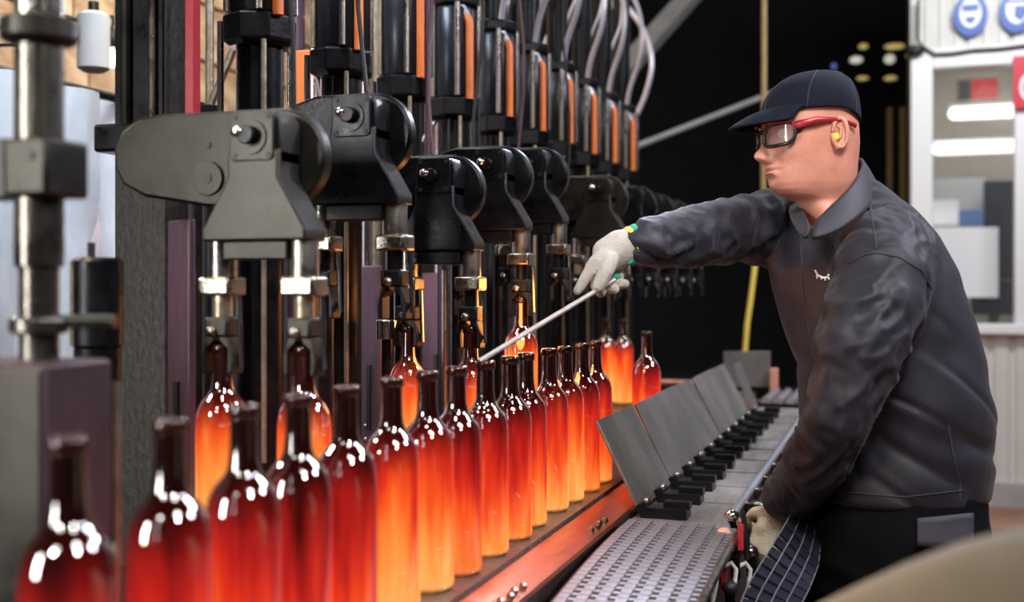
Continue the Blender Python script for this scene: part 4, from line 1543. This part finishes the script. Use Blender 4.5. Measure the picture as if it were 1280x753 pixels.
to = solid(tr, 'trousers', M['trouser'], man, .008, 4, tfold)
tb = BVHTree.FromPolygons([v.co for v in to.data.vertices], [tuple(p.vertices) for p in to.data.polygons])
rows = []
for j in range(6):
    row = []
    for k in range(12):
        x = 1146 + 68 * k / 11
        y = 648 - .10 * (x - 1146) + (40 - 6 * abs(k - 5.5) / 5.5) * j / 5
        row.append(on_cloth(x, y, .012, tb) or W(x, y, 1.98))
    rows.append(row)
pf = MB().grid(rows).build('pocket_flap', M['pocket'], to, smooth='all', fix=False)
md = pf.modifiers.new('thick', 'SOLIDIFY')
md.thickness = .006

# right hand (far arm): white knit glove pinching the rod
gr = MB()
gr.rtube([W(796, 304, 1.975), W(775, 311, 1.965), W(757, 321, 1.955)], [(.026, .029), (.026, .034), (.022, .031)], 20)
for ch in ([(757, 316, 1.945, .0135), (744, 328, 1.935, .0125), (733, 346, 1.93, .0105), (722, 364, 1.925, .0082)],
           [(764, 324, 1.925, .0140), (757, 340, 1.915, .0138), (752, 350, 1.915, .0130), (748, 359, 1.915, .0115)],
           [(760, 324, 1.965, .0120), (748, 342, 1.965, .0115), (745, 358, 1.955, .0105), (751, 366, 1.935, .0095)],
           [(768, 327, 1.972, .0120), (760, 346, 1.97, .0112), (760, 360, 1.955, .0105), (768, 362, 1.938, .0095)],
           [(778, 328, 1.978, .0115), (773, 345, 1.975, .0105), (774, 357, 1.96, .0098), (781, 355, 1.948, .009)]):
    gr.rtube([W(*q[:3]) for q in ch], [q[3] for q in ch], 14)
go = solid(gr, 'glove', M['glovew'], man, .0032, 3)
go['label'] = 'white knit glove pinching the rod'
gv = BVHTree.FromPolygons([v.co for v in go.data.vertices], [tuple(p.vertices) for p in go.data.polygons])


def ringtube(a, b, ra, rb, name, m, parent):
    MB().tube([a, a.lerp(b, .5), b], [ra, ((ra[0] + rb[0]) / 2 * 1.03, (ra[1] + rb[1]) / 2 * 1.03), rb], 24).build(name, m, parent, smooth='all')


ringtube(W(800, 303, 1.972), W(793, 305, 1.971), (.031, .034), (.030, .033), 'cuff', M['green'], go)
ringtube(W(793, 305, 1.971), W(788, 307, 1.969), (.030, .033), (.0285, .032), 'cuff_band', M['yellowcuff'], go)
for pts, rd in (([(788, 326), (793, 330), (797, 327)], .006), ([(766, 344), (771, 347), (776, 344)], .005)):
    stitch(pts, rd, M['green'], 'palm_patch', go, gv, .001, 4)

# left hand (near arm): beige knit glove holding the table rail
gq = MB()
gq.rtube([W(986, 622, 2.10), W(974, 642, 2.12), W(962, 664, 2.12)], [(.030, .026), (.037, .026), (.036, .024)], 20)
for ch in ([(976, 640, 2.09, .0150), (957, 640, 2.11, .0140), (944, 642, 2.14, .0125), (938, 647, 2.16, .0110)],
           [(949, 662, 2.12, .0130), (944, 680, 2.11, .0125), (944, 697, 2.12, .0115), (948, 706, 2.14, .0105)],
           [(958, 668, 2.105, .0130), (954, 690, 2.095, .0125), (954, 707, 2.11, .0115), (958, 714, 2.135, .0105)],
           [(968, 668, 2.10, .0130), (966, 690, 2.09, .0122), (966, 704, 2.105, .0112), (970, 710, 2.13, .0102)],
           [(977, 663, 2.10, .0120), (978, 682, 2.09, .0112), (978, 694, 2.105, .0105), (980, 700, 2.125, .0095)]):
    gq.rtube([W(*q[:3]) for q in ch], [q[3] for q in ch], 14)
gq_o = solid(gq, 'glove', M['gloveb'], man, .0034, 3)
gq_o['label'] = 'beige knit glove at the table rail'
ringtube(W(991, 614, 2.085), W(983, 629, 2.10), (.038, .036), (.036, .031), 'cuff', M['gloveb'], gq_o)

# the rod
ra, rb = P(599, 452, 1.76), P(768, 350, 1.94)
tag(MB().tube([ra, rb], .0042, 12).build('metal_rod', M['rodm']), 'thin straight steel rod held in the white glove, pointing down at the bottle necks', 'rod')
